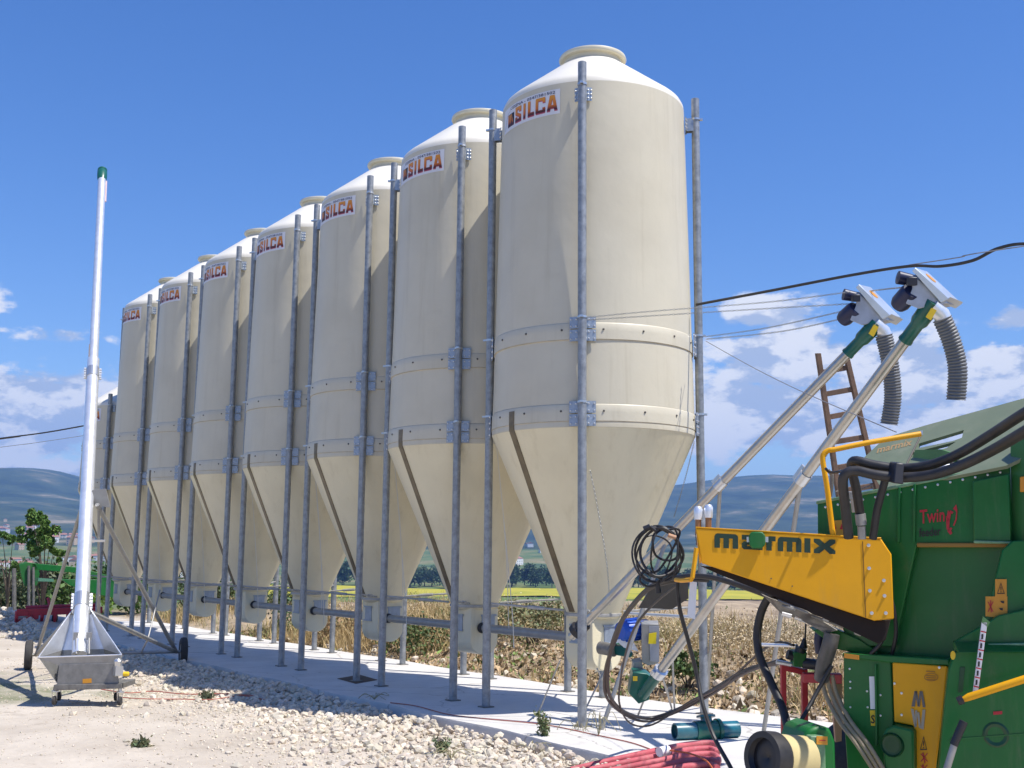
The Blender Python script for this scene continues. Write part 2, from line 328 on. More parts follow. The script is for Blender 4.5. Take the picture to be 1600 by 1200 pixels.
def polar(name, radii, m, label_kind='structure'):
    A = np.linspace(0, 2*math.pi, NAZ, endpoint=False); R_ = np.array(radii); X = R_[:,None]*np.cos(A); Y = R_[:,None]*np.sin(A); Z = height(X, Y)
    V = np.stack([X, Y, Z], -1).reshape(-1, 3); nr = len(R_)
    i = np.arange(nr-1)[:,None]; k = np.arange(NAZ)[None,:]; k2 = (k+1) % NAZ
    F = np.stack([i*NAZ+k+0*i, (i+1)*NAZ+k, (i+1)*NAZ+k2, i*NAZ+k2], -1).reshape(-1, 4)
    me = bpy.data.meshes.new(name); me.vertices.add(len(V)); me.vertices.foreach_set('co', V.ravel())
    me.loops.add(F.size); me.loops.foreach_set('vertex_index', F.ravel().astype(np.int32)); me.polygons.add(len(F))
    me.polygons.foreach_set('loop_start', np.arange(0, F.size, 4, dtype=np.int32)); me.polygons.foreach_set('loop_total', np.full(len(F), 4, dtype=np.int32))
    me.polygons.foreach_set('use_smooth', np.ones(len(F), bool)); me.update(calc_edges=True); me.validate()
    me.materials.append(m); o = bpy.data.objects.new(name, me); COL.objects.link(o); o['kind'] = label_kind; return o
# ground: dirt yard that passes into dry soil on the bank
def ground_mat():
    m = mat('yard_and_bank', (0.42, 0.36, 0.285), 0.95, col2=(0.565, 0.50, 0.41), vscale=0.55, bump=0.8, bscale=11, dirt=((0.31, 0.255, 0.195), 3.2, 0.52, 0.8)); t = m.node_tree; b = t.nodes['Principled BSDF']
    src = b.inputs['Base Color'].links[0].from_socket
    ge = t.nodes.new('ShaderNodeNewGeometry'); s = t.nodes.new('ShaderNodeSeparateXYZ'); t.links.new(ge.outputs['Position'], s.inputs[0])
    n = t.nodes.new('ShaderNodeTexNoise'); n.inputs['Scale'].default_value = 1.6; n.inputs['Detail'].default_value = 8; t.links.new(ge.outputs['Position'], n.inputs['Vector'])
    yy = mnode(t, 'ADD', s.outputs[1], mnode(t, 'MULTIPLY', mnode(t, 'SUBTRACT', n.outputs[0], 0.5), 2.0))
    r = t.nodes.new('ShaderNodeValToRGB'); t.links.new(n.outputs[0], r.inputs[0])
    r.color_ramp.elements[0].position = 0.35; r.color_ramp.elements[0].color = (0.22, 0.165, 0.11, 1); r.color_ramp.elements[1].position = 0.66; r.color_ramp.elements[1].color = (0.40, 0.31, 0.20, 1)
    mm = t.nodes.new('ShaderNodeMixRGB'); t.links.new(ramp01(t, yy, 1.3, 2.2), mm.inputs[0]); t.links.new(src, mm.inputs[1]); t.links.new(r.outputs[0], mm.inputs[2])
    # thin green grass patches in the dirt
    n2 = t.nodes.new('ShaderNodeTexNoise'); n2.inputs['Scale'].default_value = 0.45; n2.inputs['Detail'].default_value = 9; n2.inputs['Roughness'].default_value = 0.7; t.links.new(ge.outputs['Position'], n2.inputs['Vector'])
    dl = mnode(t, 'SQRT', mnode(t, 'ADD', mnode(t, 'POWER', mnode(t, 'ADD', s.outputs[0], 7.0), 2.0), mnode(t, 'POWER', mnode(t, 'ADD', s.outputs[1], 5.0), 2.0)))
    gm = mnode(t, 'MULTIPLY', ramp01(t, n2.outputs[0], 0.47, 0.66), mnode(t, 'MULTIPLY', ramp01(t, dl, 3.6, 1.0), 0.8))
    far = ramp01(t, s.outputs[0], -24.0, -34.0)
    gm = mnode(t, 'MAXIMUM', gm, far)
    m3 = t.nodes.new('ShaderNodeMixRGB'); t.links.new(gm, m3.inputs[0]); t.links.new(mm.outputs[0], m3.inputs[1]); m3.inputs[2].default_value = (0.12, 0.145, 0.055, 1)
    t.links.new(m3.outputs[0], b.inputs['Base Color']); return m
rr = list(np.arange(0, 24, 0.25)); q = 24.0; st = 0.3
while q < 70: rr.append(q); q += st; st *= 1.06
rr.append(70.0)
GROUND = polar('ground', rr, ground_mat())
def far_mat(name, cols, scale, extra=None):
    m = bpy.data.materials.new(name); m.use_nodes = True; t = m.node_tree; b = t.nodes['Principled BSDF']; b.inputs['Roughness'].default_value = 0.95; b.inputs['Specular IOR Level'].default_value = 0.1
    ge = t.nodes.new('ShaderNodeNewGeometry'); n = t.nodes.new('ShaderNodeTexNoise'); n.inputs['Scale'].default_value = scale; n.inputs['Detail'].default_value = 10; n.inputs['Roughness'].default_value = 0.6
    t.links.new(ge.outputs['Position'], n.inputs['Vector'])
    r = t.nodes.new('ShaderNodeValToRGB'); t.links.new(n.outputs[0], r.inputs[0]); cr = r.color_ramp
    while len(cr.elements) < len(cols): cr.elements.new(0.5)
    for e, (p_, c_) in zip(cr.elements, cols): e.position = p_; e.color = (*c_, 1)
    t.links.new(r.outputs[0], b.inputs['Base Color']); return m
q = 70.0; rr = []
while q < 2400: rr.append(q); q *= 1.035
VAL_END = q
polar('valley', rr+[VAL_END], far_mat('valley_fields', [(0.30,(0.045,0.07,0.025)),(0.46,(0.10,0.15,0.045)),(0.55,(0.16,0.17,0.06)),(0.66,(0.26,0.22,0.11))], 0.012))
rr = [VAL_END]; q = VAL_END
while q < 9000: q *= 1.03; rr.append(q)
polar('hills', rr, far_mat('forested_hills', [(0.38,(0.022,0.036,0.016)),(0.52,(0.050,0.070,0.030)),(0.60,(0.11,0.11,0.055)),(0.68,(0.32,0.26,0.17))], 0.0036))
# the air: pale haze round camera and land
hz = bpy.data.materials.new('haze_air'); hz.use_nodes = True; ht = hz.node_tree; ht.nodes.clear()
pv = ht.nodes.new('ShaderNodeVolumePrincipled'); pv.inputs['Color'].default_value = (0.26, 0.50, 1.0, 1); pv.inputs['Density'].default_value = 0.000112; pv.inputs['Anisotropy'].default_value = 0.0
ho = ht.nodes.new('ShaderNodeOutputMaterial'); ht.links.new(pv.outputs[0], ho.inputs['Volume'])
zs = height(*np.meshgrid(np.linspace(-9100, 9100, 400), np.linspace(-9100, 9100, 400)))
hb = MB().box((0, 0, 0), 9400, 9400, 1); hb.v = [(x, y, -48.0 if z < 0 else 760.0) for x, y, z in hb.v]
tag(obj('haze', hb, hz, smooth=False), 'thin blue summer haze over the valley', 'haze', kind='stuff')

# fields and the wooded line across the valley, seen between the silo cones
def field(name, px0, px1, d0, d1, m, label):
    mb = MB(); vs = []; n = 40
    for d in np.linspace(d0, d1, 9):
        for t in np.linspace(0, 1, n+1):
            p = dep(px0+(px1-px0)*t, 900, d); vs.append((p[0], p[1], float(height(p[0], p[1]))+1.2))
    mb.add(vs, [(i*(n+1)+k, i*(n+1)+k+1, (i+1)*(n+1)+k+1, (i+1)*(n+1)+k) for i in range(8) for k in range(n)])
    return tag(obj(name, mb, m), label, 'field', kind='structure')
field('yellow_field', 420, 1240, 830, 1060, far_mat('rape_flower', [(0.3,(0.26,0.28,0.035)),(0.5,(0.40,0.36,0.035)),(0.7,(0.46,0.40,0.05))], 0.03), 'bright yellow field in flower across the valley')
field('green_field', 300, 1300, 430, 770, far_mat('meadow', [(0.3,(0.06,0.12,0.03)),(0.5,(0.12,0.19,0.05)),(0.7,(0.17,0.20,0.07))], 0.02), 'mown green meadow below the yellow field')

# ------------------------------------------------------------------ leaf clouds
def leaf_mesh(name, cen, size, cols, m=LEAF, flat=0.0, seed=0, stretch=1.0):
    r = np.random.default_rng(seed); n = len(cen); cen = np.asarray(cen, float); size = np.broadcast_to(np.asarray(size, float), (n,))
    a = r.normal(size=(n,3)); a /= np.linalg.norm(a, axis=1)[:,None]; b = r.normal(size=(n,3)); b[:,2] *= 1-flat; b -= a*(a*b).sum(1)[:,None]; b /= np.linalg.norm(b, axis=1)[:,None]
    a = a*size[:,None]*stretch; b = b*size[:,None]*0.55
    V = np.stack([cen-a, cen+b, cen+a, cen-b], 1).reshape(-1,3)
    F = np.arange(4*n).reshape(n,4)
    me = bpy.data.meshes.new(name); me.from_pydata(V.tolist(), [], F.tolist()); me.materials.append(m)
    at = me.color_attributes.new('tint', 'FLOAT_COLOR', 'POINT'); c = np.ones((4*n,4)); c[:,:3] = np.repeat(cols, 4, axis=0); at.data.foreach_set('color', c.ravel())
    return me
def leafcols(n, base, spread, seed=0):
    r = np.random.default_rng(seed); base = np.array(base); k = r.uniform(0,1,(n,1)); c = base*(1+spread*(k-0.5)*2); c[:,0] *= r.uniform(0.8,1.35,n); return np.clip(c,0.005,1)
def clumps(centres, radii, per, seed=0, squash=0.8):
    r = np.random.default_rng(seed); out = []
    for c, R_ in zip(centres, radii):
        d = r.normal(size=(per,3)); d /= np.linalg.norm(d, axis=1)[:,None]; out.append(np.array(c) + d*(R_*r.uniform(0.35,1.05,(per,1)))*[1,1,squash])
    return np.concatenate(out)
def place(name, me, parent=None, loc=(0,0,0)):
    o = bpy.data.objects.new(name, me); COL.objects.link(o); o.parent = parent; o.location = tuple(map(float, loc)); WL[o.name] = V3(loc); return o
# wooded line: individual trees sharing three meshes
kinds = []
for s in range(4):
    r = np.random.default_rng(50+s); cs = [(r.uniform(-2.6,2.6), r.uniform(-2.6,2.6), r.uniform(3.5,11.5)) for _ in range(15)]; P = clumps(cs, r.uniform(1.6,3.0,15), 60, 60+s, 0.9)
    crown = leaf_mesh('crown', P, r.uniform(0.5,0.9,len(P)), leafcols(len(P), (0.040,0.078,0.026), 0.5, s), seed=s)
    trunk = MB().tube([(0,0,-0.5),(0.1,0,2.5),(0,0.1,7)], [0.35,0.28,0.12], 7)
    kinds.append((crown, trunk))
trunkme = [None]*4
def far_tree(x, y, sc, k, label, group):
    t = thing('valley_tree', (x, y, float(height(x, y))-0.3), label, 'tree', group)
    c = place('crown', kinds[k][0], t)
    if trunkme[k] is None:
        tr = obj('trunk', kinds[k][1], BARK, t, at=(0,0,0)) if False else None
        me = bpy.data.meshes.new('trunk'); me.from_pydata(kinds[k][1].v, [], kinds[k][1].f); me.materials.append(BARK); trunkme[k] = me
    place('trunk', trunkme[k], t); t.scale = (sc*random.uniform(0.9,1.3), sc*random.uniform(0.9,1.3), sc); t.rotation_euler = (0,0,random.uniform(0,6.28)); return t
for i in range(84):
    p = dep(455+i*9.7+random.uniform(-6,6), 890, random.uniform(1075, 1190))
    far_tree(p[0], p[1], random.uniform(1.35,1.9), i % 4, 'dark green tree in the wooded line beyond the yellow field', 'trees of the wooded line across the valley')
for i in range(16):
    p = dep(random.choice([random.uniform(-20,140), random.uniform(150,460)]), 900, random.uniform(150, 420))
    far_tree(p[0], p[1], random.uniform(0.38,0.6), i % 4, 'dark tree scattered on the slope below the yard at the left', 'trees scattered on the slope below the yard')

# ------------------------------------------------------------------ houses of the far town
hw = [mat('far_plaster_%s' % n, c, 0.8) for n, c in (('cream',(0.62,0.57,0.48)),('white',(0.72,0.71,0.68)),('ochre',(0.55,0.42,0.27)))]
ht_ = mat('far_roof_tile', (0.34, 0.16, 0.10), 0.8); hwin = mat('far_window', (0.05,0.055,0.07), 0.4)
hm = []
for k in range(3):
    w, d, h = [(6,5,5.5),(8,5.5,7.5),(5,5,9)][k]
    wall = MB().box((0,0,h/2),w,d,h/2); roof = MB().add([(-w-.4,-d-.4,h+.05),(w+.4,-d-.4,h+.05),(w+.4,d+.4,h+.05),(-w-.4,d+.4,h+.05),(-w-.4,0,h+2.4),(w+.4,0,h+2.4)],[(0,1,5,4),(2,3,4,5),(0,4,3),(1,2,5),(0,3,2,1)])
    win = MB()
    for sx in (-0.6,0,0.6):
        for z in np.arange(1.6,h-0.8,2.8):
            for sy in (-1,1): win.box((sx*w,sy*(d+0.03),z),0.5,0.06,0.7)
    a = []
    for nm, g, m_ in (('wall',wall,hw[k]),('roof',roof,ht_),('window',win,hwin)):
        me = bpy.data.meshes.new(nm); me.from_pydata(g.v,[],g.f); me.materials.append(m_); a.append((nm,me))
    hm.append(a)
hr = random.Random(5)
for i in range(120):
    if i < 78: px, d = hr.uniform(-10,300), hr.uniform(1350,3300)
    elif i < 108: px, d = hr.uniform(1090,1310), hr.uniform(1500,3400)
    else: px, d = hr.uniform(780,880), hr.uniform(1500,2800)
    p = dep(px, 860, d); t = thing('town_house', (p[0],p[1],float(height(p[0],p[1]))-0.8), 'pale house of the distant town, below the hills %s' % ('at the left picture edge' if i < 78 else 'to the right of the nearest silo' if i < 108 else 'seen between the silo cones'), 'house', 'houses of the distant town below the hills')
    for nm, me in hm[hr.randrange(3)]: place(nm, me, t)
    t.rotation_euler = (0,0,hr.uniform(0,3.14)); s_ = hr.uniform(0.9,1.7); t.scale = (s_,s_,s_)

# ------------------------------------------------------------------ concrete slab
sl = MB(); near = []; far_ = []; xs = np.arange(-20.6, 7.01, 0.3)
for x in xs:
    near.append((x, -1.86+0.035*math.sin(x*2.3)+random.uniform(-.018,.018))); far_.append((x, 1.30+0.03*math.sin(x*1.7+1)+max(0,x-0.3)*0.22))
n = len(xs); top = [(x,y,0) for x,y in near]+[(x,y,0) for x,y in far_]; inn = [(x,y+0.02,0.0) for x,y in near]
vs = top + [(x,y-0.012,-0.03) for x,y in near] + [(x,y-0.02,-0.32) for x,y in near] + [(x,y+0.02,-0.32) for x,y in far_]
fs = [(k,k+1,n+k+1,n+k) for k in range(n-1)] + [(2*n+k,2*n+k+1,k+1,k) for k in range(n-1)] + [(3*n+k,3*n+k+1,2*n+k+1,2*n+k) for k in range(n-1)] + [(n+k,n+k+1,4*n+k+1,4*n+k) for k in range(n-1)]
fs += [(0,n,4*n,3*n,2*n),(n-1,2*n-1,5*n-1,4*n-1,3*n-1)]
tag(obj('concrete_slab', sl.add(vs, fs), CONC, sharp=50), 'long pale concrete slab under the row of silos', 'slab', kind='structure')
dc = MB().prism([onz(527,1060,0.006),onz(556,1068,0.006),onz(590,1062,0.006),onz(562,1054,0.006)], (0,0,-0.004))
tag(obj('drain_cover', dc, mat('rusty_cover',(0.10,0.06,0.035),0.85,var=0.3,vscale=9), smooth=False, at=onz(560,1061)), 'rusty brown flat drain cover in the shaded slab', 'cover')

# ------------------------------------------------------------------ rubble
def stone_mesh(seed):
    r = np.random.default_rng(seed); bm = bmesh.new(); bmesh.ops.create_icosphere(bm, subdivisions=1, radius=1)
    s = np.array([1, r.uniform(0.6,0.95), r.uniform(0.45,0.75)])
    V = []
    for v in bm.verts:
        k = r.uniform(0.68,1.12); V.append(np.array(v.co)*s*k)
    F = [tuple(v.index for v in f.verts) for f in bm.faces]; bm.free(); return np.array(V), np.array(F)
SM = [stone_mesh(s) for s in range(14)]
EDGE = [(-22,-2.2),(-14.3,-2.45),(-9.6,-2.75),(-5.4,-3.15),(-1.8,-3.35),(1.4,-3.7),(3.4,-4.1),(9,-5)]
def in_rubble(x, y):
    e = np.interp(x, [a for a,b in EDGE], [b for a,b in EDGE]); return e
R2 = np.random.default_rng(21)
pts = []
def add_stones(n, fx, fy, smin, smax, power=2.2):
    for _ in range(n):
        x = fx(); y = fy(x)
        s = smin+(smax-smin)*R2.uniform()**power; pts.append((x, y, s))
add_stones(11500, lambda: R2.uniform(-20.5,3.0), lambda x: -1.9-abs(R2.normal(0,0.62))*(abs(float(in_rubble(x,0)))-1.9)*0.95, 0.013, 0.074)
add_stones(9000, lambda: R2.uniform(-12,6), lambda x: in_rubble(x,0)-abs(R2.normal(0,1.0))+0.35, 0.005, 0.026, 2.2)
add_stones(2600, lambda: R2.uniform(-12,6), lambda x: R2.uniform(-8.0,-2.6), 0.005, 0.022, 3.0)
add_stones(5000, lambda: R2.uniform(-11,4), lambda x: R2.uniform(-7.0,-2.8), 0.003, 0.011, 1.5)
add_stones(1500, lambda: R2.normal(-21,2.2), lambda x: R2.normal(-3.0,1.6), 0.03, 0.13)
add_stones(420, lambda: R2.uniform(-14,5), lambda x: 1.6+abs(R2.normal(0,1.4)), 0.02, 0.12)
add_stones(160, lambda: R2.uniform(1.2,4.5), lambda x: R2.normal(-2.7,0.35), 0.015, 0.06)
pts = [p for p in pts if not (-2.0 < p[1] < 1.35)]
pa = np.array(pts); pz = height(pa[:,0], pa[:,1])
# rubble is banked up against the slab edge
pz = pz + np.where((pa[:,1] < -1.85), 0.11*np.exp(-((pa[:,1]+1.9)/0.35)**2)*R2.uniform(0.2,1.0,len(pa)), 0)
dist = (pa[:,0]-CAM[0])*FWD[0]+(pa[:,1]-CAM[1])*FWD[1]
px_ = 800+FPX*((pa[:,0]-CAM[0])*RGT[0]+(pa[:,1]-CAM[1])*RGT[1])/np.maximum(dist,0.1)
show = np.where((px_ > 5) & (px_ < 960) & (pa[:,1] < -1.9), pa[:,2]/dist, 0)
big = set(np.argsort(-show)[:290].tolist())
def tint_stone(r):
    k = r.uniform(0.78,1.18); return np.array([k*r.uniform(0.97,1.05), k, k*r.uniform(0.90,1.0)])
Vs, Fs, Ts = [], [], []; o_ = 0
smesh = []
for k, (v, f) in enumerate(SM):
    for tn in range(3):
        me = bpy.data.meshes.new('stone'); me.from_pydata(v.tolist(), [], f.tolist()); me.materials.append(STONE)
        at = me.color_attributes.new('tint','FLOAT_COLOR','POINT'); c = np.ones((len(v),4)); c[:,:3] = tint_stone(R2); at.data.foreach_set('color', c.ravel()); smesh.append(me)
from mathutils import Euler
for i in range(len(pa)):
    x, y, s = pa[i]; z = pz[i] + s*0.22; e = (R2.normal(0,0.5), R2.normal(0,0.5), R2.uniform(0,6.28))
    if i in big:
        o = bpy.data.objects.new('stone', smesh[R2.integers(len(smesh))]); COL.objects.link(o); o.parent = GROUND; o.location = (x,y,z); o.rotation_euler = e; o.scale = (s,s,s)
    else:
        v, f = SM[R2.integers(len(SM))]; m_ = np.array(Euler(e).to_matrix()); Vs.append((v*s) @ m_.T + [x,y,z]); Fs.append(f+o_); o_ += len(v); Ts.append(np.tile(tint_stone(R2), (len(v),1)))
V = np.concatenate(Vs); F = np.concatenate(Fs); T = np.concatenate(Ts)
me = bpy.data.meshes.new('rubble'); me.from_pydata(V.tolist(), [], F.tolist()); me.materials.append(STONE)
at = me.color_attributes.new('tint','FLOAT_COLOR','POINT'); c = np.ones((len(V),4)); c[:,:3] = T; at.data.foreach_set('color', c.ravel())
tag(place('rubble', me), 'pale broken limestone rubble spread along the slab edge', 'rubble', kind='stuff')

# ------------------------------------------------------------------ dry grass on the bank and weeds
def blades(name, xy, h, lean, width, cols, seed):
    r = np.random.default_rng(seed); n = len(xy); z = height(xy[:,0], xy[:,1]); a = r.uniform(0,6.28,n); w = np.stack([np.cos(a),np.sin(a),0*a],1)*width[:,None]
    b = np.stack([xy[:,0],xy[:,1],z-0.02],1); ld = r.normal(size=(n,2))*lean[:,None]; mid = b + np.stack([ld[:,0]*.35,ld[:,1]*.35,h*0.6],1); tip = b + np.stack([ld[:,0],ld[:,1],h],1)
    V = np.stack([b-w,b+w,mid+w*.7,mid-w*.7,tip],1).reshape(-1,3); i5 = np.arange(n)*5
    F = [tuple(q) for q in np.stack([i5,i5+1,i5+2,i5+3],1).tolist()] + [tuple(q) for q in np.stack([i5+3,i5+2,i5+4],1).tolist()]
    me = bpy.data.meshes.new(name); me.from_pydata(V.tolist(), [], F); me.materials.append(LEAF)
    at = me.color_attributes.new('tint','FLOAT_COLOR','POINT'); c = np.ones((5*n,4)); c[:,:3] = np.repeat(cols,5,axis=0); at.data.foreach_set('color', c.ravel()); return me
R3 = np.random.default_rng(33)
n = 62000; x = R3.uniform(-24,9,n); y = 1.55+R3.gamma(2.0,1.7,n)
patch = grid_noise(x,y,1.1,40,3); grow = sstep(-0.55,0.6,patch+0.55*grid_noise(x,y,0.5,41,2)); keep = (R3.uniform(0,1,n) < np.clip(grow*np.where(x < -2.2, sstep(1.35,1.9,y)*1.3, sstep(1.5,3.4,y))+0.10,0,1)) & (y < 12) & (y > 1.42+np.maximum(0,x-0.3)*0.24); x, y, grow = x[keep], y[keep], grow[keep]; n = len(x)
h = R3.uniform(0.10,0.42,n)*(0.5+0.9*grow); green = sstep(0.05,0.6,grid_noise(x,y,0.8,44,3)+R3.normal(0,0.25,n))[:,None]
tan = np.array([0.50,0.375,0.19])*R3.uniform(0.65,1.25,(n,1)); grn = np.array([0.135,0.19,0.06])*R3.uniform(0.6,1.3,(n,1))
R4 = np.random.default_rng(61); nl = 26000; lx = R4.uniform(-16,8,nl); ly = 1.4+R4.gamma(1.6,1.5,nl)+np.maximum(0,lx-0.3)*0.24; lc = np.stack([lx,ly,height(lx,ly)+R4.uniform(0.0,0.035,nl)],1)
lcol = np.array([0.38,0.275,0.16])*R4.uniform(0.35,1.7,(nl,1))*np.where(R4.uniform(0,1,(nl,1))<.15,np.array([[0.5,1.0,0.5]]),np.ones((1,3)))
tag(place('dry_litter', leaf_mesh('dry_litter', lc, R4.uniform(0.008,0.05,nl)*np.where(R4.uniform(0,1,nl)<.1,2.0,1.0), lcol, flat=0.9, seed=62, stretch=1.5)), 'brown dry litter and stubble strewn over the bank', 'litter', kind='stuff')
tag(place('dry_grass', blades('dry_grass', np.stack([x,y],1), h, 0.45*h, R3.uniform(0.004,0.011,n), tan*(1-green)+grn*green, 1)), 'dry tan and green grass growing on the bank behind the slab', 'grass', kind='stuff')
# tall dry weeds with pale seed heads
n = 1900; x = np.concatenate([R3.uniform(-16,9,n), R3.normal(3.8,1.3,1500), R3.normal(-1.2,1.4,700)]); y = np.concatenate([R3.uniform(3.2,8.5,n), R3.normal(4.8,0.9,1500), R3.normal(4.6,0.7,700)])
ok = (y > 2.3) & (grid_noise(x,y,0.9,47,2) > -0.25); x, y = x[ok], y[ok]; n = len(x); h = R3.uniform(0.3,0.95,n)*np.where(x > 1.5, 1.25, 0.62)*(0.75+0.35*grid_noise(x,y,1.7,48,2))
st = blades('tall_dry_weeds', np.stack([x,y],1), h, 0.18*h, np.full(n,0.0045), np.array([0.43,0.33,0.18])*R3.uniform(0.6,1.25,(n,1)), 2)
tag(place('tall_dry_weeds', st), 'tall thin dry weed stalks standing on the bank', 'weeds', kind='stuff')
per = 9; cen = np.repeat(np.stack([x,y,height(x,y)+h*0.82],1),per,axis=0)+R3.normal(size=(n*per,3))*[0.05,0.05,0.12]
tag(place('seed_heads', leaf_mesh('seed_heads', cen, R3.uniform(0.010,0.026,len(cen)), np.array([0.50,0.41,0.27])*R3.uniform(0.55,1.4,(len(cen),1))*[[1,1,1]], seed=3)), 'pale dry seed heads on the tall weeds of the bank', 'weeds', kind='stuff')
# a thin growth of green weeds in the rubble (stuff) and single weed plants
def weed(px, py, hgt, spread, nst, label, col, z=YARD, name='weed_plant', lsize=0.022, seed=0):
    r = np.random.default_rng(seed); b = onz(px, py, z); b[2] = z
    t = thing(name, b, label, 'plant'); mb = MB(); cen = []; cols = []
    for k in range(nst):
        a = r.uniform(0,6.28); top = b + np.array([math.cos(a)*spread*r.uniform(.2,1), math.sin(a)*spread*r.uniform(.2,1), hgt*r.uniform(.55,1)])
        mid = b*0.5+top*0.5 + np.array([0,0,hgt*0.08]); P = smooth_path([b,mid,top],5); mb.tube(P, [0.006*(1-j/len(P)*0.7) for j in range(len(P))], 5)
        for j in range(2,len(P)):
            for _ in range(7): cen.append(P[j]+r.normal(size=3)*lsize*1.3)
    obj('stem', mb, mat('green_stem',(0.12,0.15,0.05),0.7), t)
    cen = np.array(cen)-b; place('foliage', leaf_mesh('foliage', cen, r.uniform(lsize*.6,lsize*1.5,len(cen)), leafcols(len(cen), col, 0.4, seed), seed=seed, stretch=1.3), t); return t
weed(850,1168,0.36,0.12,8,'taller green leafy weed at the slab edge beside the red hose',(0.17,0.21,0.09),lsize=0.016,seed=1)
0 and weed(838,1182,0.16,0.14,6,'low green tuft at the foot of the taller weed by the slab',(0.16,0.22,0.08),seed=2)
weed(690,1180,0.16,0.13,7,'bushy green weed growing in the middle of the pale rubble',(0.17,0.20,0.10),lsize=0.013,seed=3)
0 and weed(738,1186,0.10,0.16,6,'low spreading weed in the rubble right of the bushy one',(0.15,0.20,0.08),seed=4)
0 and weed(590,1092,0.08,0.22,8,'small grass tuft against the slab where its shadow ends',(0.12,0.15,0.05),seed=5)
weed(215,1168,0.05,0.13,6,'tiny grey green tuft on the bare dirt at lower left',(0.12,0.14,0.07),seed=6)
weed(320,1093,0.06,0.2,6,'flat grey green tuft at the rubble border left of middle',(0.11,0.13,0.07),seed=8)
def wisp(px, py, hgt, label, seed):
    r = np.random.default_rng(seed); b = onz(px,py,YARD if py > 1155 else 0.0); mb = MB()
    for k in range(9):
        a = r.uniform(0,6.28); s_ = r.uniform(.05,.16); P = [b, b+[math.cos(a)*s_*.5,math.sin(a)*s_*.5,hgt*r.uniform(.5,.9)], b+[math.cos(a)*s_*1.2,math.sin(a)*s_*1.2,hgt*r.uniform(.5,1)], b+[math.cos(a)*s_*1.9,math.sin(a)*s_*1.9,hgt*r.uniform(.1,.6)]]
        mb.tube(smooth_path(P,5), 0.0035, 4)
    tag(obj('dry_weed', mb, mat('dry_stem',(0.30,0.27,0.15),0.8), at=b), label, 'plant')
wisp(705,1186,0.13,'short dry stalks in the rubble beside the bushy weed',15)
wisp(830,1180,0.14,'short dry stalks at the foot of the taller weed by the slab',16)
wisp(585,1093,0.08,'low dry stalks against the slab where its shadow ends',17)
wisp(935,1150,0.26,'wispy dry weed with curling stems in front of the nearest pole',11)
wisp(905,1158,0.22,'thin dry curled stalks on the slab edge left of the wispy weed',12)
# green shrubs on the bank
def shrub(px, py, d, hgt, wid, label, col, seed, n=900, name='shrub', ls=0.035):
    p = dep(px, py, d); g = float(height(p[0],p[1])); r = np.random.default_rng(seed); t = thing(name, (p[0],p[1],g), label, 'shrub')
    cs = [(r.uniform(-.5,.5)*wid, r.uniform(-.5,.5)*wid, hgt*r.uniform(.25,.85)) for _ in range(12)]; P = clumps(cs, r.uniform(.14,.3,12)*max(wid,hgt), n//12, seed); P[:,2] = np.maximum(P[:,2],0.02)
    place('foliage', leaf_mesh('foliage', P, r.uniform(ls*.6,ls*1.5,len(P)), leafcols(len(P), col, 0.45, seed), seed=seed), t)
    mb = MB()
    for k in range(6): c = cs[k]; mb.tube(smooth_path([(p[0],p[1],g-.05),(p[0]+c[0]*.4,p[1]+c[1]*.4,g+c[2]*.5),(p[0]+c[0],p[1]+c[1],g+c[2])],4), [0.02*max(.3,1-j/9) for j in range(9)], 5)
    obj('stem', mb, BARK, t); return t
shrub(1075,1050,16.3,0.55,0.55,'small green shrub on the bank right of the nearest silo outlet',(0.075,0.12,0.04),1)
shrub(828,955,21.5,0.9,1.3,'grey green bush behind the slab left of the nearest silo cone',(0.20,0.215,0.11),2,1600)
shrub(650,985,22.5,0.6,1.6,'broad low green bush behind the third silo of the row',(0.085,0.125,0.045),3,1500)
shrub(440,955,27.5,1.3,1.6,'dark green bush behind the fourth silo of the row',(0.055,0.095,0.035),4,1500)
shrub(545,965,24.5,0.8,1.2,'straw coloured bush behind the gap of third and fourth silo',(0.30,0.24,0.13),5,1300)
shrub(205,955,37,1.3,2.2,'bright green bush behind the right wheel of the tall auger',(0.10,0.19,0.03),6,2200,ls=0.07)
shrub(120,940,40,1.7,3.0,'dark green bush behind the green loader arm',(0.06,0.115,0.03),7,2600,ls=0.09)
shrub(60,950,44,1.7,3.4,'broad olive bush at the left behind the red implement',(0.085,0.12,0.045),8,2600,ls=0.09)
shrub(5,950,40,1.6,2.6,'grey green bush at the left picture edge',(0.10,0.13,0.07),9,2200,ls=0.08)
shrub(345,960,33,1.4,2.0,'mid green bush behind the fifth silo of the row',(0.07,0.115,0.035),10,1500,ls=0.05)
shrub(290,965,36,1.7,2.2,'dark bush behind the sixth silo of the row',(0.05,0.09,0.03),13,1500,ls=0.06)
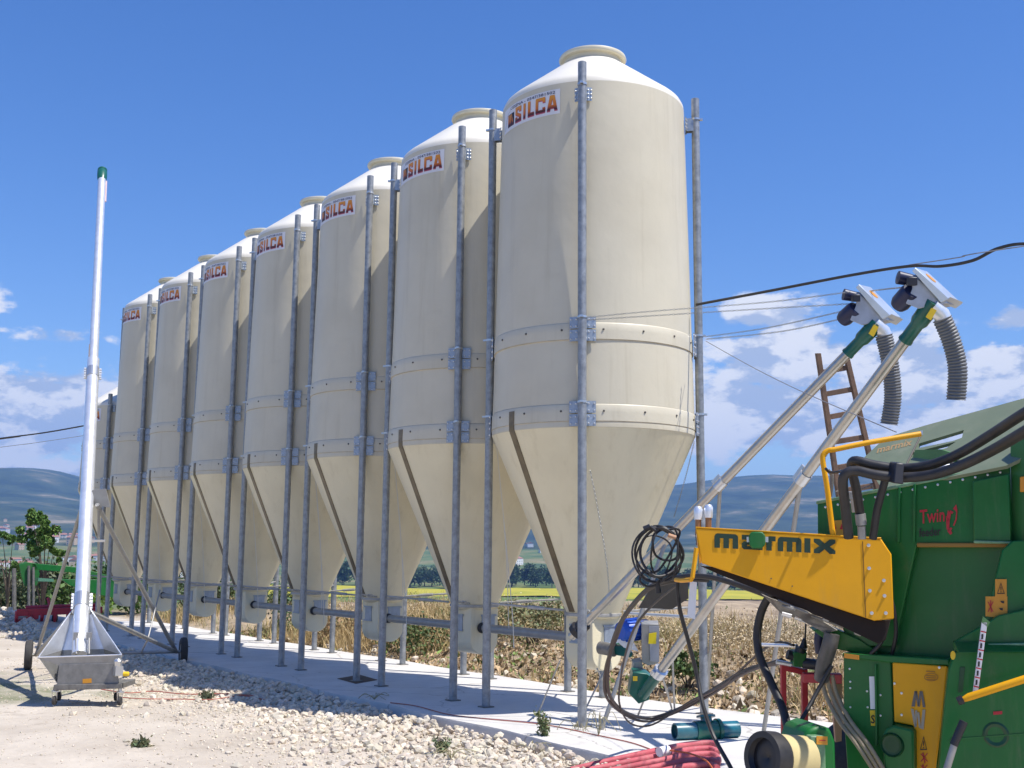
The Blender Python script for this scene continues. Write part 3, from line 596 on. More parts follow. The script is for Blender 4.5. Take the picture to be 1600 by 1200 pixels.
# trees on the left
def tree(px, d, ybase, ytop, label, seed, blobs):
    p = dep(px, ybase, d); g = float(height(p[0],p[1])); b = np.array([p[0],p[1],g]); r = np.random.default_rng(seed); t = thing('tree', b, label, 'tree'); mb = MB()
    cs = []; rs = []
    for (bx, by, br) in blobs:
        c = dep(bx, by, d+r.uniform(-.5,.5)); cs.append(c-b); rs.append(br*d/FPX)
        k = b + (c-b)*[0.35,0.35,0.55]; mb.tube(smooth_path([b+[0,0,(c-b)[2]*0.15], k, c],5), [0.042*max(0.18,1-j/10) for j in range(11)], 7)
    mb.tube([b-[0,0,.3], b+[0.03,0,(cs[0][2])*.3], b+[0,0,cs[0][2]*.5]], [0.05,0.045,0.035], 8); obj('trunk', mb, BARK, t)
    P = []; 
    for c, R_ in zip(cs, rs):
        sub = [c+r.normal(size=3)*R_*0.55 for _ in range(9)]; P.append(clumps(sub, [R_*q for q in r.uniform(.25,.6,9)], 230, int(r.integers(999)), 0.85))
    P = np.concatenate(P); place('crown', leaf_mesh('crown', P, r.uniform(.032,.078,len(P)), leafcols(len(P), (0.095,0.185,0.040), 0.5, seed), seed=seed), t); return t
tree(66,34,960,790,'young bright green tree with a loose crown behind the loader arm',1,[(52,815,13),(55,805,11),(70,822,9),(62,848,17),(78,845,15),(85,858,11),(56,860,10),(45,892,12)])
tree(10,38,960,830,'small tree half cut by the left picture edge',2,[(3,834,6),(20,842,5),(-8,845,8),(24,884,7)])
# ------------------------------------------------------------------ silos
PITCH = 2.6483; HA = 0.946; LEGR = 0.052
def arc_pt(r, a, z): return np.array([r*math.cos(a), r*math.sin(a), z])
def build_silo(cut=0.0):
    # cut lowers the shoulder, the roof and the upper bracket (the short silo)
    t = thing('silo', (0,0,0), 'x', 'silo', 'cream fibreglass silos standing in a row')
    zt = 7.60-cut; ra = 1.19+0.022*cut
    def rad(z): return np.interp(z, [3.37, 7.60], [1.277, 1.19])
    prof = [(rad(3.63)+0.001,3.62),(rad(4.05),4.05),(rad(4.385),4.385)]
    if cut < 2: prof += [(rad(4.45),4.45),(rad(5.2),5.2),(rad(6.4),6.4)]
    else: prof += [(rad(4.45),4.45)]
    prof += [(rad(zt-0.1),zt-0.1),(ra,zt)]
    obj('shell', MB().lathe(prof, 96, closed=False), GRP, t, sharp=60)
    rp = [(ra,zt-0.002),(ra-0.006,zt+0.045),(ra-0.03,zt+0.09),(ra-0.075,zt+0.13)]
    for q in np.linspace(0.15,1,6): rp.append((ra-0.075-(ra-0.075-0.40)*q, zt+0.13+0.545*q))
    rf = obj('roof', MB().lathe(rp, 96, closed=False), GRPROOF, t, sharp=60)
    z0 = zt+0.66
    obj('lid', MB().lathe([(0.385,z0-0.02),(0.385,z0+0.085),(0.435,z0+0.092),(0.447,z0+0.115),(0.437,z0+0.145),(0.40,z0+0.158),(0.2,z0+0.185),(0.0,z0+0.19)], 64, closed=False), mat('lid_cream',(0.68,0.63,0.48),0.45,var=0.05), rf, sharp=50)
    for zb in (4.385, 3.42):
        r = rad(zb+.1)+0.010; b = obj('lap_band', MB().lathe([(r-0.02,zb-0.001),(r+0.002,zb),(r,zb+0.10),(r-0.003,zb+0.185),(r-0.010,zb+0.198),(r-0.030,zb+0.203)], 96, closed=False), GRP, t, sharp=50)
        obj('lap_seam', MB().lathe([(r-0.012,zb-0.008),(r+0.0005,zb-0.008),(r+0.0035,zb-0.003),(r-0.010,zb+0.0)], 96, closed=False), SEAM, b)
        bo = MB()
        for k in range(16):
            a = math.radians(11+k*22.5); p = arc_pt(r, a, zb+0.115); nrm = np.array([math.cos(a),math.sin(a),0]); bo.lathe([(0.013,-.004),(0.013,0.006),(0.008,0.012)], 8, p, nrm)
        obj('band_bolts', bo, BOLTD, b)
    r = rad(3.4)
    obj('hopper_rim', MB().lathe([(r-0.002,3.345),(r+0.004,3.35),(r+0.006,3.40),(r+0.002,3.425)], 96, closed=False), GRP, t)
    co = [(r-0.002,3.345)]
    for q in np.linspace(0.12,1,7): co.append((r-0.002-(r-0.002-0.325)*q, 3.345-(3.345-1.16)*q))
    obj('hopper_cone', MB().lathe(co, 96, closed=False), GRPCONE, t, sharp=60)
    # dark sight strips let into the cone
    for a in (math.radians(-89), math.radians(91)):
        hw_ = 0.048; rad_ = np.array([math.cos(a),math.sin(a),0]); tan_ = np.array([-math.sin(a),math.cos(a),0]); P = []
        for rr_, z in ((r+0.014,3.58),(r+0.014,3.43),(r+0.010,3.345)): P.append(rad_*(rr_)+np.array([0,0,z]))
        for q in np.linspace(0.06,0.985,8): P.append(rad_*(r+0.008-(r-0.325)*q)+np.array([0,0,3.345-(3.345-1.16)*q]))
        m_ = MB(); vs = [p-tan_*hw_ for p in P]+[p+tan_*hw_ for p in P]; n = len(P)
        inn = [v-rad_*0.02 for v in vs]
        m_.add(vs+inn, [(k,k+1,n+k+1,n+k) for k in range(n-1)]+[(k,2*n+k,2*n+k+1,k+1) for k in range(n-1)]+[(n+k,n+k+1,3*n+k+1,3*n+k) for k in range(n-1)]+[(0,n,3*n,2*n)])
        s_ = obj('sight_strip', m_, STRIP, t, sharp=25)
    # outlet boot: round throat, then a rounded box with doors
    bt = MB().lathe([(0.33,1.17),(0.335,1.13),(0.25,1.10)], 40, closed=False)
    prf = []
    for k in range(15):
        a = math.pi*k/14; prf.append((-0.23*math.cos(a), 0.68-0.19*math.sin(a)))
    prf = [(-0.23,1.13)]+prf+[(0.23,1.13)]
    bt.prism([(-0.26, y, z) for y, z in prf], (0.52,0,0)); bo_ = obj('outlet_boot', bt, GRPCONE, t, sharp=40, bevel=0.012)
    A1 = np.array([[1,0,0],[0,1,0],[0,0,1.]])
    d = MB().box((-0.04,-0.236,0.93),0.10,0.006,0.11).box((-0.04,-0.246,1.03),0.12,0.008,0.012).box((-0.04,-0.246,0.82),0.12,0.008,0.012)
    obj('access_door', d, PLATE, bo_, bevel=0.003)
    d = MB().box((0.266,0.06,0.93),0.006,0.11,0.11).box((0.276,0.06,1.03),0.008,0.13,0.012).box((0.276,0.06,0.82),0.008,0.13,0.012)
    obj('access_door', d, PLATE, bo_, bevel=0.003)
    obj('throat_ring', MB().lathe([(0.335,1.14),(0.352,1.145),(0.352,1.175),(0.335,1.18)], 40, closed=False), ROD, t)
    zl = 7.772-cut*0.955
    for ci, (sx, sy) in enumerate(((1,-1),(-1,-1),(-1,1),(1,1))):
        c = np.array([sx*HA, sy*HA, 0.]); rad_ = np.array([sx,sy,0])/math.sqrt(2); tan_ = np.array([-rad_[1],rad_[0],0])
        lg = obj('leg', MB().lathe([(LEGR,0.012),(LEGR,2.6),(LEGR,zl-0.004),(LEGR-0.006,zl),(LEGR-0.008,zl-0.05),(0.0,zl-0.06)], 20, c, closed=False), GALV, t)
        obj('base_plate', MB().box(c+[0,0,0.008],0.075,0.075,0.006), STEELB, lg)
        bb = MB()
        zz = [4.50, 3.50, zl-0.36]
        for i_, zb in enumerate(zz):
            hh = 0.145 if i_ < 2 else 0.085; wid = (0.155 if i_ < 2 else 0.105)
            rs = rad(zb)+(0.024 if i_ < 2 else 0.01)
            for sd in (-1, 1):
                bp = MB()
                q0 = tan_*sd*(LEGR*0.75); q1 = tan_*sd*wid
                p0 = c*1.0 - rad_*(np.linalg.norm(c[:2])-rs-0.022) + q0; a_ = math.atan2(rad_[1],rad_[0]) + sd*wid/rs
                p1 = arc_pt(rs+0.004, a_, 0); zc = np.array([0,0,zb])
                dn = np.array([0,0,hh]); nn = rad_*0.006
                for lo, hi in (((-1,-0.06),(0.06,1)) if i_ < 2 else ((-1,1),)) if False else ((((-1,-0.05)),((0.05,1))) if i_ < 2 else ((-1,1),)):
                    bp.prism([p0+zc+dn*lo, p1+zc+dn*lo, p1+zc+dn*hi, p0+zc+dn*hi], nn)
                # web from the pipe to the flap
                pw = c + q0*1.0; bp.prism([pw+zc-dn, p0+zc-dn, p0+zc+dn, pw+zc+dn], tan_*sd*0.006)
                obj('bracket', bp, PLATE, lg, smooth=False)
                for fz in ((-0.8,-0.25,0.25,0.8) if i_ < 2 else (-0.6,0.0,0.6)):
                    for fq in (0.3,0.85):
                        pb = p0+(p1-p0)*fq+zc+dn*fz+nn; bb.lathe([(0.011,-.002),(0.011,0.008),(0.005,0.012)], 6, pb, rad_)
            # clamp ring round the pipe
            bb.lathe([(LEGR+0.001,-0.012),(LEGR+0.008,-0.012),(LEGR+0.008,0.012),(LEGR+0.001,0.012)], 16, c+[0,0,zb+hh*0.9], closed=False)
            e_ = c + rad_*(LEGR+0.02)+[0,0,zb+hh*0.9]; bb.box(e_,0.02,0.02,0.012,[rad_,tan_,[0,0,1]])
        obj('bracket_bolts', bb, BOLT, lg)
        # tie rod from the leg to the throat
        e0 = c+[0,0,1.27]; e1 = rad_*0.37+np.array([0,0,1.20]); mid = e0*0.35+e1*0.65
        tr = MB().tube([e0,e1], 0.014, 8).tube([mid-(mid-e0)*0.18, mid+(mid-e0)*0.0+(e1-mid)*0.3], 0.024, 8)
        obj('tie_rod', tr, ROD, t)
    # maker's sticker, curved round the shell below the shoulder
    ac = math.radians(-84.5); hwid = math.radians(25.5); zc = zt-0.235
    def wrap(u, v, off):   # u in -1..1 (left to right as read from outside), v metres upward
        a = ac + u*hwid; z = zc+v; return arc_pt(float(rad(min(z,7.6)))+off, a, z)
    def patch(pu, off):
        # polygon in (u,v), cut in u strips by the caller
        return [wrap(u, v, off) for u, v in pu]
    sb = MB(); nn_ = 24; vs = []
    for k in range(nn_+1):
        u = -1+2*k/nn_; vs += [wrap(u,-0.155,0.0045), wrap(u,0.165,0.0045)]
    sb.add(vs, [(2*k,2*k+2,2*k+3,2*k+1) for k in range(nn_)]); stk = obj('sticker', sb, STKW, t)
    # emblem
    em = MB()
    for u0, u1 in ((-0.74,-0.62),(-0.62,-0.5),(-0.5,-0.42)): em.add([wrap(u0,-0.11,0.006),wrap(u1,-0.11,0.006),wrap(u1,0.06,0.006),wrap(u0,0.06,0.006)],[(0,1,2,3)])
    obj('emblem_square', em, INKK, stk)
    og = bpy.data.materials.get('lettering_print')
    if og is None:
        og = mat('lettering_print', (0.55,0.20,0.03), 0.45); tt = og.node_tree; co_ = tt.nodes.new('ShaderNodeTexCoord'); sx_ = tt.nodes.new('ShaderNodeSeparateXYZ'); tt.links.new(co_.outputs['Generated'], sx_.inputs[0])
        rp_ = tt.nodes.new('ShaderNodeValToRGB'); tt.links.new(sx_.outputs[2], rp_.inputs[0]); cr = rp_.color_ramp
        while len(cr.elements) < 5: cr.elements.new(0.5)
        for e_, (p_, c_) in zip(cr.elements, [(0.0,(0.34,0.04,0.05)),(0.08,(0.04,0.012,0.01)),(0.20,(0.24,0.05,0.014)),(0.34,(0.62,0.16,0.014)),(0.95,(0.74,0.30,0.035))]): e_.position = p_; e_.color = (*c_,1)
        tt.links.new(rp_.outputs[0], tt.nodes['Principled BSDF'].inputs['Base Color'])
    eo = MB()
    for poly in ([(-0.72,0.05),(-0.67,0.05),(-0.64,-0.03),(-0.68,-0.10),(-0.72,-0.10)], [(-0.65,0.05),(-0.60,0.05),(-0.56,-0.02),(-0.56,-0.10),(-0.61,-0.10),(-0.62,-0.02)], [(-0.57,0.05),(-0.53,0.05),(-0.45,-0.10),(-0.50,-0.10),(-0.53,-0.03)]):
        eo.add(patch(poly,0.0075), [tuple(range(len(poly)))])
    obj('emblem_figure', eo, og, stk)
    sw = MB()
    for u0,v0,u1,v1 in ((-0.93,-0.12,-0.84,0.02),(-0.84,0.02,-0.74,0.085),(-0.74,0.085,-0.62,0.11)): sw.add([wrap(u0,v0,0.006),wrap(u0+.022,v0,0.006),wrap(u1+.022,v1,0.006),wrap(u1,v1,0.006)],[(0,1,2,3)])
    obj('emblem_swoosh', sw, mat('grey_ink',(0.25,0.25,0.30),0.5), stk)
    G = {'S': [[(0,1),(1,1),(1,.66),(.64,.66),(.64,.8),(.36,.8),(.36,.62),(1,.42),(1,0),(0,0),(0,.34),(.36,.34),(.36,.2),(.64,.2),(.64,.33),(0,.52)]],
         'I': [[(0.25,0),(0.75,0),(0.75,1),(0.25,1)]], 'L': [[(0,0),(1,0),(1,.24),(.42,.24),(.42,1),(0,1)]],
         'C': [[(0,0.06),(.06,0),(.28,0),(.28,1),(.06,1),(0,.94)],[(.28,.80),(1,.80),(1,.94),(.94,1),(.28,1)],[(.28,0),(.94,0),(1,.06),(1,.20),(.28,.20)],[(.72,.66),(1,.66),(1,.80),(.72,.80)],[(.72,.20),(1,.20),(1,.34),(.72,.34)]],
         'A': [[(0,0),(.30,0),(.58,1),(.28,1)],[(.70,0),(1,0),(.72,1),(.46,1)],[(.34,.16),(.66,.16),(.62,.36),(.38,.36)]]}
    lt = MB(); lsh = MB(); u = -0.36
    for ch, wd in (('S',.235),('I',.15),('L',.20),('C',.275),('A',.275)):
        for poly in G[ch]:
            bmt = bmesh.new(); f_ = bmt.faces.new([bmt.verts.new((px_*1.0,py_,0)) for px_,py_ in poly]); bmesh.ops.triangulate(bmt, faces=[f_])
            bmt.verts.index_update(); tv = [tuple(v.co) for v in bmt.verts]; tf = [tuple(v.index for v in f.verts) for f in bmt.faces]; bmt.free()
            lt.add([wrap(u+p[0]*wd, -0.105+p[1]*0.200, 0.0085) for p in tv], tf)
            lsh.add([wrap(u+0.004+p[0]*wd, -0.117+p[1]*0.200, 0.0065) for p in tv], tf)
        u += wd+0.042
    obj('lettering', lt, og, stk); obj('lettering_shadow', lsh, mat('magenta_ink',(0.45,0.10,0.16),0.5), stk)
    tv, tf = text_geo('CESENA - 0547/381502'); tw = tv[:,0].max(); lt = MB()
    lt.add([wrap(-0.62+1.50*v[0]/tw, 0.110+v[1]*0.052, 0.0065) for v in tv], tf); obj('telephone_line', lt, INKB, stk)
    return t
base = build_silo()
ORD = ['nearest cream silo, at the right end of the row, with inclined augers at its outlet', 'second silo from the right end, directly behind the nearest one', 'third silo from the right end, between second and fourth', 'fourth silo from the right end of the row',
       'fifth silo from the right end of the row', 'sixth silo from the right end, third from the tall auger', 'farthest of the tall silos, just right of the tall bright auger tube']
silos = [base]
for i in range(1, 7):
    s = copy_tree(base); s.location = (-PITCH*i, 0, 0); silos.append(s)
for s, l in zip(silos, ORD): s['label'] = l
sh = build_silo(cut=2.14); sh.location = (-PITCH*7, 0, 0); sh['label'] = 'short silo at the far left end, lower than all the others'
# horizontal feed auger tubes between the boots
proto = None
for i in range(7):
    x0 = -PITCH*(i+1)+0.262; x1 = -PITCH*i-0.262
    names = ['first and second','second and third','third and fourth','fourth and fifth','fifth and sixth','sixth and seventh','seventh and short']
    t = thing('feed_tube', (x0,0,0.86), 'grey feed tube low between the outlets of the %s silo from the right' % names[i], 'pipe', 'feed tubes joining the silo outlets')
    if proto is None:
        o1 = obj('tube', MB().tube([(x0,-0.05,0.86),(x1,-0.05,0.86)],0.058,18), GALVS, t); o2 = obj('collar', MB().lathe([(0.06,0),(0.074,0.005),(0.074,0.04),(0.063,0.06),(0.06,0.08)],18,(x0,-0.05,0.86),(1,0,0)), BLACK, t); proto = (o1,o2)
    else:
        for o in proto: c = o.copy(); COL.objects.link(c); c.parent = t
# pull ropes hanging inside the row
for i in range(6):
    x = -PITCH*i; t = thing('pull_rope', (x-1.0,-0.7,1.0), 'thin white rope hanging from the %s silo beside its rear pole' % ['nearest','second','third','fourth','fifth','sixth'][i], 'rope', 'thin white ropes hanging beside the silo cones')
    k = MB(); k.tube(smooth_path([(x-0.95,-0.83,3.3),(x-0.90,-0.72,2.2),(x-0.80,-0.66,1.15),(x-0.79,-0.64,0.72)],6),0.006,6)
    obj('strand', k, ROPE, t)
    if i < 3: k = MB().tube(smooth_path([(x-0.99,-0.80,3.3),(x-0.96,-0.66,2.0),(x-0.93,-0.62,0.95)],6),0.005,6); obj('strand', k, ROPE, t)
# chains: many small links in one strand
def chain(name, P, label, link_len=0.030, r=0.0024, m=BOLT, cat='chain', group=None):
    P = smooth_path(P, 8); d = [0]
    for a, b in zip(P[:-1], P[1:]): d.append(d[-1]+np.linalg.norm(b-a))
    n = int(d[-1]/link_len*1.1); mb = MB(); D = np.linspace(0, d[-1], n+1); X = np.array([np.interp(D, d, [p[k] for p in P]) for k in range(3)]).T
    for i in range(n):
        a, b = X[i], X[i+1]; t = b-a; L_ = np.linalg.norm(t); t = t/L_; s = np.cross(t, [0.3,0.2,0.93]); s /= np.linalg.norm(s); u = np.cross(s, t)
        if i % 2: s, u = u, s
        c = (a+b)/2; w = 0.0075; h_ = L_*0.68
        mb.tube([c-t*h_*.6-s*w*.5, c-t*h_-0*s, c-t*h_*.6+s*w, c+t*h_*.6+s*w, c+t*h_, c+t*h_*.6-s*w, c-t*h_*.6-s*w], r, 4, cap=False)
    return tag(obj(name, mb, m, at=P[0]), label, cat, group)
chain('chain', [dep(922,735,13.2),dep(935,800,13.25),dep(948,880,13.35),dep(953,945,13.5)], 'thin chain hanging in front of the nearest silo cone', m=GALV, r=0.0025)
chain('chain', [dep(1085,690,14.1),dep(1070,750,14.2),dep(1053,808,14.3)], 'thin chain hanging from the right edge of the nearest silo', m=GALV, r=0.0025)
# ------------------------------------------------------------------ rails along the tall auger at the left
def online(a, b, t): return a+(b-a)*t
T0 = dep(127,960,15.6); T1 = dep(160,266,23.6); AX = (T1-T0)/np.linalg.norm(T1-T0); LEN = np.linalg.norm(T1-T0)
base_c = np.array([*dep(135,1050,15.1)[:2],YARD])
ta = thing('portable_auger', base_c, 'tall bright steel auger tube leaning up from a wheeled hopper', 'auger')
spl = 0.47*LEN
tb = obj('lower_tube', MB().tube([T0-AX*0.66, T0+AX*spl], 0.097, 28), GALVB, ta)
obj('upper_tube', MB().tube([T0+AX*(spl-0.3), T0+AX*(LEN-0.35)], 0.074, 24), GALVB, ta)
obj('outlet_head', MB().lathe([(0.074,0),(0.079,0.02),(0.094,0.06),(0.097,0.16),(0.098,0.17),(0.098,0.30),(0.085,0.33),(0.095,0.34),(0.095,0.38)], 20, T0+AX*(LEN-0.38), AX), GRNB, ta)
sx_ = np.cross(AX,[0,0,1]); sx_ /= np.linalg.norm(sx_); nx_ = np.cross(sx_,AX)
def flange(s_, r_):
    m = MB()
    m.lathe([(r_,-0.11),(r_+0.008,-0.11),(r_+0.008,0.11),(r_,0.11)],24,T0+AX*s_,AX,closed=False)
    for sd in (-1,1):
        m.box(T0+AX*s_+sx_*sd*(r_+0.022),0.016,0.012,0.13,[sx_,nx_,AX])
        for q in (-.09,-.03,.03,.09): m.box(T0+AX*(s_+q)+sx_*sd*(r_+0.025),0.012,0.026,0.011,[sx_,nx_,AX])
    return m
obj('tube_clamp', flange(0.22,0.099), BOLT, ta, smooth=False); obj('tube_clamp', flange(spl-0.35,0.099), BOLT, ta, smooth=False)
q_ = T0+AX*(LEN-1.15); obj('end_strip', MB().tube([q_+sx_*0.088, q_+sx_*0.088+AX*0.75],0.014,6), mat('pale_strip',(0.55,0.42,0.42),0.5), ta)
q_ = T0+AX*(spl+0.05); obj('joint_bracket', MB().box(q_-sx_*0.05+AX*0.1,0.03,0.03,0.22,[sx_,nx_,AX]), mat('bracket_bronze',(0.16,0.12,0.09),0.5,0.4), ta)
# hopper: rear sheet rises in a triangle to the tube, front box stands on castors
d0 = 14.9
HBL, HBR = dep(85,1078,d0), dep(186,1074,d0)
ft = Plane(dep(85,1050,14.9), dep(186,1050,14.9))
def fp(px, py, back=0.0): return ft(px, py, -back)
front = MB().prism([fp(92,1038),fp(182,1036),fp(186,1076),fp(88,1078)], -ft.n*0.02)
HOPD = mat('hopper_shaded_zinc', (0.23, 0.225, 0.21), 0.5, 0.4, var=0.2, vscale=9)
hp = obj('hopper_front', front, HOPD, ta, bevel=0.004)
obj('rating_label', MB().prism([fp(129,1061,-.004),fp(143,1060,-.004),fp(143,1067,-.004),fp(129,1068,-.004)], -ft.n*0.003), LABO, hp)
obj('hopper_lip', MB().prism([fp(57,1028),fp(192,1024),fp(183,1039,0.02),fp(93,1040,0.02)], -ft.n*0.015), GALVS, ta)
obj('hopper_skid', MB().prism([fp(84,1070,-.03),fp(190,1068,-.03),fp(190,1076,-.03),fp(82,1079,-.03)], -ft.n*0.55), STEELB, ta, bevel=0.006)
b0 = 0.72
tp = T0-AX*0.08
LB, RB = fp(60,1027), fp(190,1023)
sheet = [fp(60,1027,0.0), fp(190,1023,0.0), fp(150,966,b0-0.1), fp(139,952,b0-0.05), fp(116,952,b0-0.05), fp(104,968,b0-0.1)]
bk = MB()
# inclined rear sheet folded in three facets round the tube
FL, FR, BL, BR, TL, TR = fp(60,1027,0.0), fp(190,1023,0.0), fp(98,1016,0.56), fp(162,1014,0.56), fp(117,948,b0), fp(139,948,b0)
bk.add([FL,BL,TL, FR,BR,TR], [(0,1,2),(3,5,4),(1,4,5,2)]); 
ob = obj('hopper_sheet', bk, GALVB, ta, smooth=False); sm = ob.modifiers.new('sheet','SOLIDIFY'); sm.thickness = 0.006
lo = MB(); g0 = [fp(60,1027),fp(190,1023),fp(182,1038),fp(92,1040)]; 
SL, SR = fp(92,1072,0.5), fp(180,1070,0.5)
lo.add([FL,BL,SL,fp(92,1072,0.02), FR,BR,SR,fp(182,1072,0.02)], [(0,1,2,3),(4,7,6,5),(1,5,6,2),(3,2,6,7)])
ob = obj('hopper_box', lo, GALVS, ta, smooth=False); sm = ob.modifiers.new('sheet','SOLIDIFY'); sm.thickness = 0.006
rm = MB().tube([FL,TL],0.008,6).tube([FR,TR],0.008,6).tube([FL,FR],0.009,6); obj('hopper_rim', rm, GALVB, ta)
fit = MB()
for px in (119,139): fit.tube([fp(px,990,0.30),fp(px,1022,0.12)],0.014,8); fit.box(fp(px,994,0.27),0.03,0.02,0.05,[ft.x,ft.n,[0,0,1]])
obj('hopper_fittings', fit, GALVS, ta)
# castors
for i_, (px, b_) in enumerate(((86,0.05),(188,0.05),(92,0.5),(182,0.5))):
    p = fp(px,1085,b_-0.03); p = np.array([p[0],p[1],YARD+0.055+0.02]); c = obj('castor', MB().lathe([(0.02,-.02),(0.055,-.018),(0.06,0),(0.055,.018),(0.02,.02)],16,p,ft.x), TYRE, ta)
    zt_ = fp(px,1072,b_)[2]; fk = MB().tube([p+[0,0,.11],np.array([p[0],p[1],zt_])],0.018,8)
    obj('castor_post', fk, BOLT, c)
    obj('castor_fork', MB().prism([p+ft.x*0.03+[0,0,-.01],p+ft.x*0.03+[0,0,.11],p+ft.x*0.03+ft.n*0.03+[0,0,.11]],-ft.x*0.006).prism([p-ft.x*0.03+[0,0,-.01],p-ft.x*0.03+[0,0,.11],p-ft.x*0.03+ft.n*0.03+[0,0,.11]],-ft.x*0.006).box(p+[0,0,.115],0.04,0.04,0.008), BOLT, c)
dr = fp(185,1042,-.03); dm = MB().lathe([(0.03,0),(0.05,.01),(0.05,.09),(0.03,.11)],16,dr,[0.2,-.2,1]).box(dr+[0,0,-.05],0.05,0.05,0.06); obj('drive_motor', dm, BOLT, ta)
obj('motor_plug', MB().lathe([(0.02,0),(0.03,.01),(0.03,.07),(0.02,.08)],12,fp(192,1053,-.02),ft.x), LABY, ta)
# frame and wheels
WLp = onz(43,1047,YARD); WRp = WLp + np.array([0.25,0.968,0])*2.52; wax = (WRp-WLp)/np.linalg.norm(WRp-WLp); WR_ = 0.25
for w in (WLp, WRp):
    c = w+[0,0,WR_]; wo_ = obj('wheel', MB().lathe([(0.14,-.05),(0.21,-.062),(0.242,-.045),(0.25,0),(0.242,.045),(0.21,.062),(0.14,.05)],32,c,wax,closed=False), TYRE, ta)
    obj('rim', MB().lathe([(0.0,-.03),(0.06,-.05),(0.08,-.02),(0.142,-.045),(0.142,.045),(0.08,.02),(0.06,.05),(0.0,.03)],24,c,wax), GALVS, wo_)
AP = T0+AX*0.205*LEN; ap_ = AP+sx_*0.18-[0,0,0.02]
def bar(name, a, b, r, m=GALVS, n=8): obj(name, MB().tube([a,b],r,n), m, ta)
wl, wr = WLp+wax*0.12+[0,0,WR_], WRp-wax*0.12+[0,0,WR_]
bar('axle', WLp+[0,0,WR_], WRp+[0,0,WR_], 0.028)
lowL = T0+AX*0.05-sx_*0.09; lowR = T0+AX*0.05+sx_*0.09
if (lowR-lowL) @ RGT < 0: lowL, lowR = lowR, lowL
bar('lower_strut', lowL, wl, 0.036); bar('lower_strut', lowR, wr, 0.036)
sp_ = 0.50*spl; apL = T0+AX*0.19*LEN-[0,0,0.10]
bar('upper_strut', apL-sx_*0.05, wl, 0.030); bar('upper_strut', apL+RGT*0.16, wr, 0.034)
pl_ = MB().prism([dep(144,766,17.15),dep(165,764,17.15),dep(172,793,17.15),dep(145,790,17.15)], FWD*0.03); obj('strut_plate', pl_, GALVS, ta)
bar('brace', wr*0.62+lowR*0.38, WRp*0.72+WLp*0.28+[0,0,WR_], 0.014); bar('brace', wl*0.62+lowL*0.38, WRp*0.3+WLp*0.7+[0,0,WR_], 0.014); bar('brace', dep(250,922,19.4), wr*0.62+lowR*0.38, 0.012)
jk = MB().tube([dep(154,790,17.15),dep(154,930,17.4)],0.018,10).tube([dep(154,930,17.4),dep(154,1000,17.7)],0.026,10); obj('jack_rod', jk, GALVS, ta)
jk = MB(); 
for q in (845,): jk.box(dep(154,q,17.2),0.10,0.02,0.015,[RGT,FWD,UPV])
obj('jack_clamp', jk, BOLT, ta, smooth=False)
# red cables on the ground
def cable(name, P, r, m, label, cat='cable', k=6, n=6): return tag(obj(name, MB().tube(smooth_path(P,k), r, n), m, at=P[0]), label, cat)
g = lambda px, py, z=None: (lambda p: np.array([p[0],p[1],(float(height(p[0],p[1]))+0.035) if z is None else z]))(onz(px, py, YARD if z is None else z))
ORNG = mat('red_cable',(0.42,0.13,0.09),0.6)
cable('red_cable',[g(158,1080),g(200,1084),g(240,1082),g(290,1088),g(345,1088),g(400,1092)],0.008,ORNG,'thin red cable lying from the hopper over the rubble, upper one')
cable('red_cable',[g(188,1092),g(225,1096),g(280,1096),g(330,1097),g(378,1092),g(420,1099)],0.007,ORNG,'thin red cable lying on the dirt, lower one beside the hopper')
cable('red_cable',[g(610,1098,.008),g(650,1103,.008),g(700,1116,.008),g(760,1123,.008),g(850,1132,.008),g(930,1148,.008),g(985,1160,.008),g(1015,1170,.008)],0.006,ORNG,'long red cable running along the slab edge to the red hose')

# ------------------------------------------------------------------ farm implements at the left
D = 31.0; lp = Plane(dep(0,900,D), dep(200,900,D+1.5))
gl = lp(70,985); gl[2] = float(height(gl[0],gl[1]))
fl = thing('loader_arm', gl, 'green front loader arm parked on dark steel stands at the left', 'loader arm')
obj('end_plate', MB().prism([lp(30,882),lp(40,878),lp(56,880),lp(62,896),(lp(58,915)),lp(38,916),lp(33,900)], -lp.n*0.10), GRN, fl, bevel=.01)
obj('upper_beam', MB().prism([lp(50,880),lp(120,886),lp(180,902),lp(180,912),lp(118,895),lp(50,890)], -lp.n*0.16), GRN, fl, bevel=.01)
obj('lower_beam', MB().prism([lp(50,902),lp(84,905),lp(84,909),lp(50,908)], -lp.n*0.12), mat('pale_green',(0.10,0.25,0.16),0.4), fl)
obj('rear_beam', MB().prism([lp(95,905),lp(180,906),lp(180,935),lp(150,928),lp(110,915)], -lp.n*0.16), GRN, fl, bevel=.01)
for px, py0 in ((22,888),(45,884),(52,886)):
    a, b = lp(px,py0,0.06), lp(px-2,995,0.06); b[2] = float(height(b[0],b[1]))-0.05; obj('stand', MB().tube([b,a],0.055 if px == 22 else 0.04,6), STEELB, fl)
D = 28.5; lp = Plane(dep(0,900,D), dep(200,900,D+1.0)); gl = lp(95,1000); gl[2] = float(height(gl[0],gl[1]))
hr_ = thing('harrow', gl, 'red harrow frame with tines lying behind the rubble at the left', 'harrow')
obj('frame', MB().prism([lp(26,952),lp(160,948),lp(160,958),lp(26,963)], -lp.n*0.18).prism([lp(22,970),lp(60,960),lp(60,967),lp(24,978)], -lp.n*0.18), REDP, hr_, bevel=.01)
for k in range(7):
    px = 27+k*20; a = lp(px,955,-.05); b = lp(px-3,986+2*(k%2),-.05); b[2] = max(b[2], float(height(b[0],b[1]))-0.02); obj('tine', MB().tube([a, a*.4+b*.6+lp.n*.05, b],[.05,.045,.03],6), REDP, hr_)
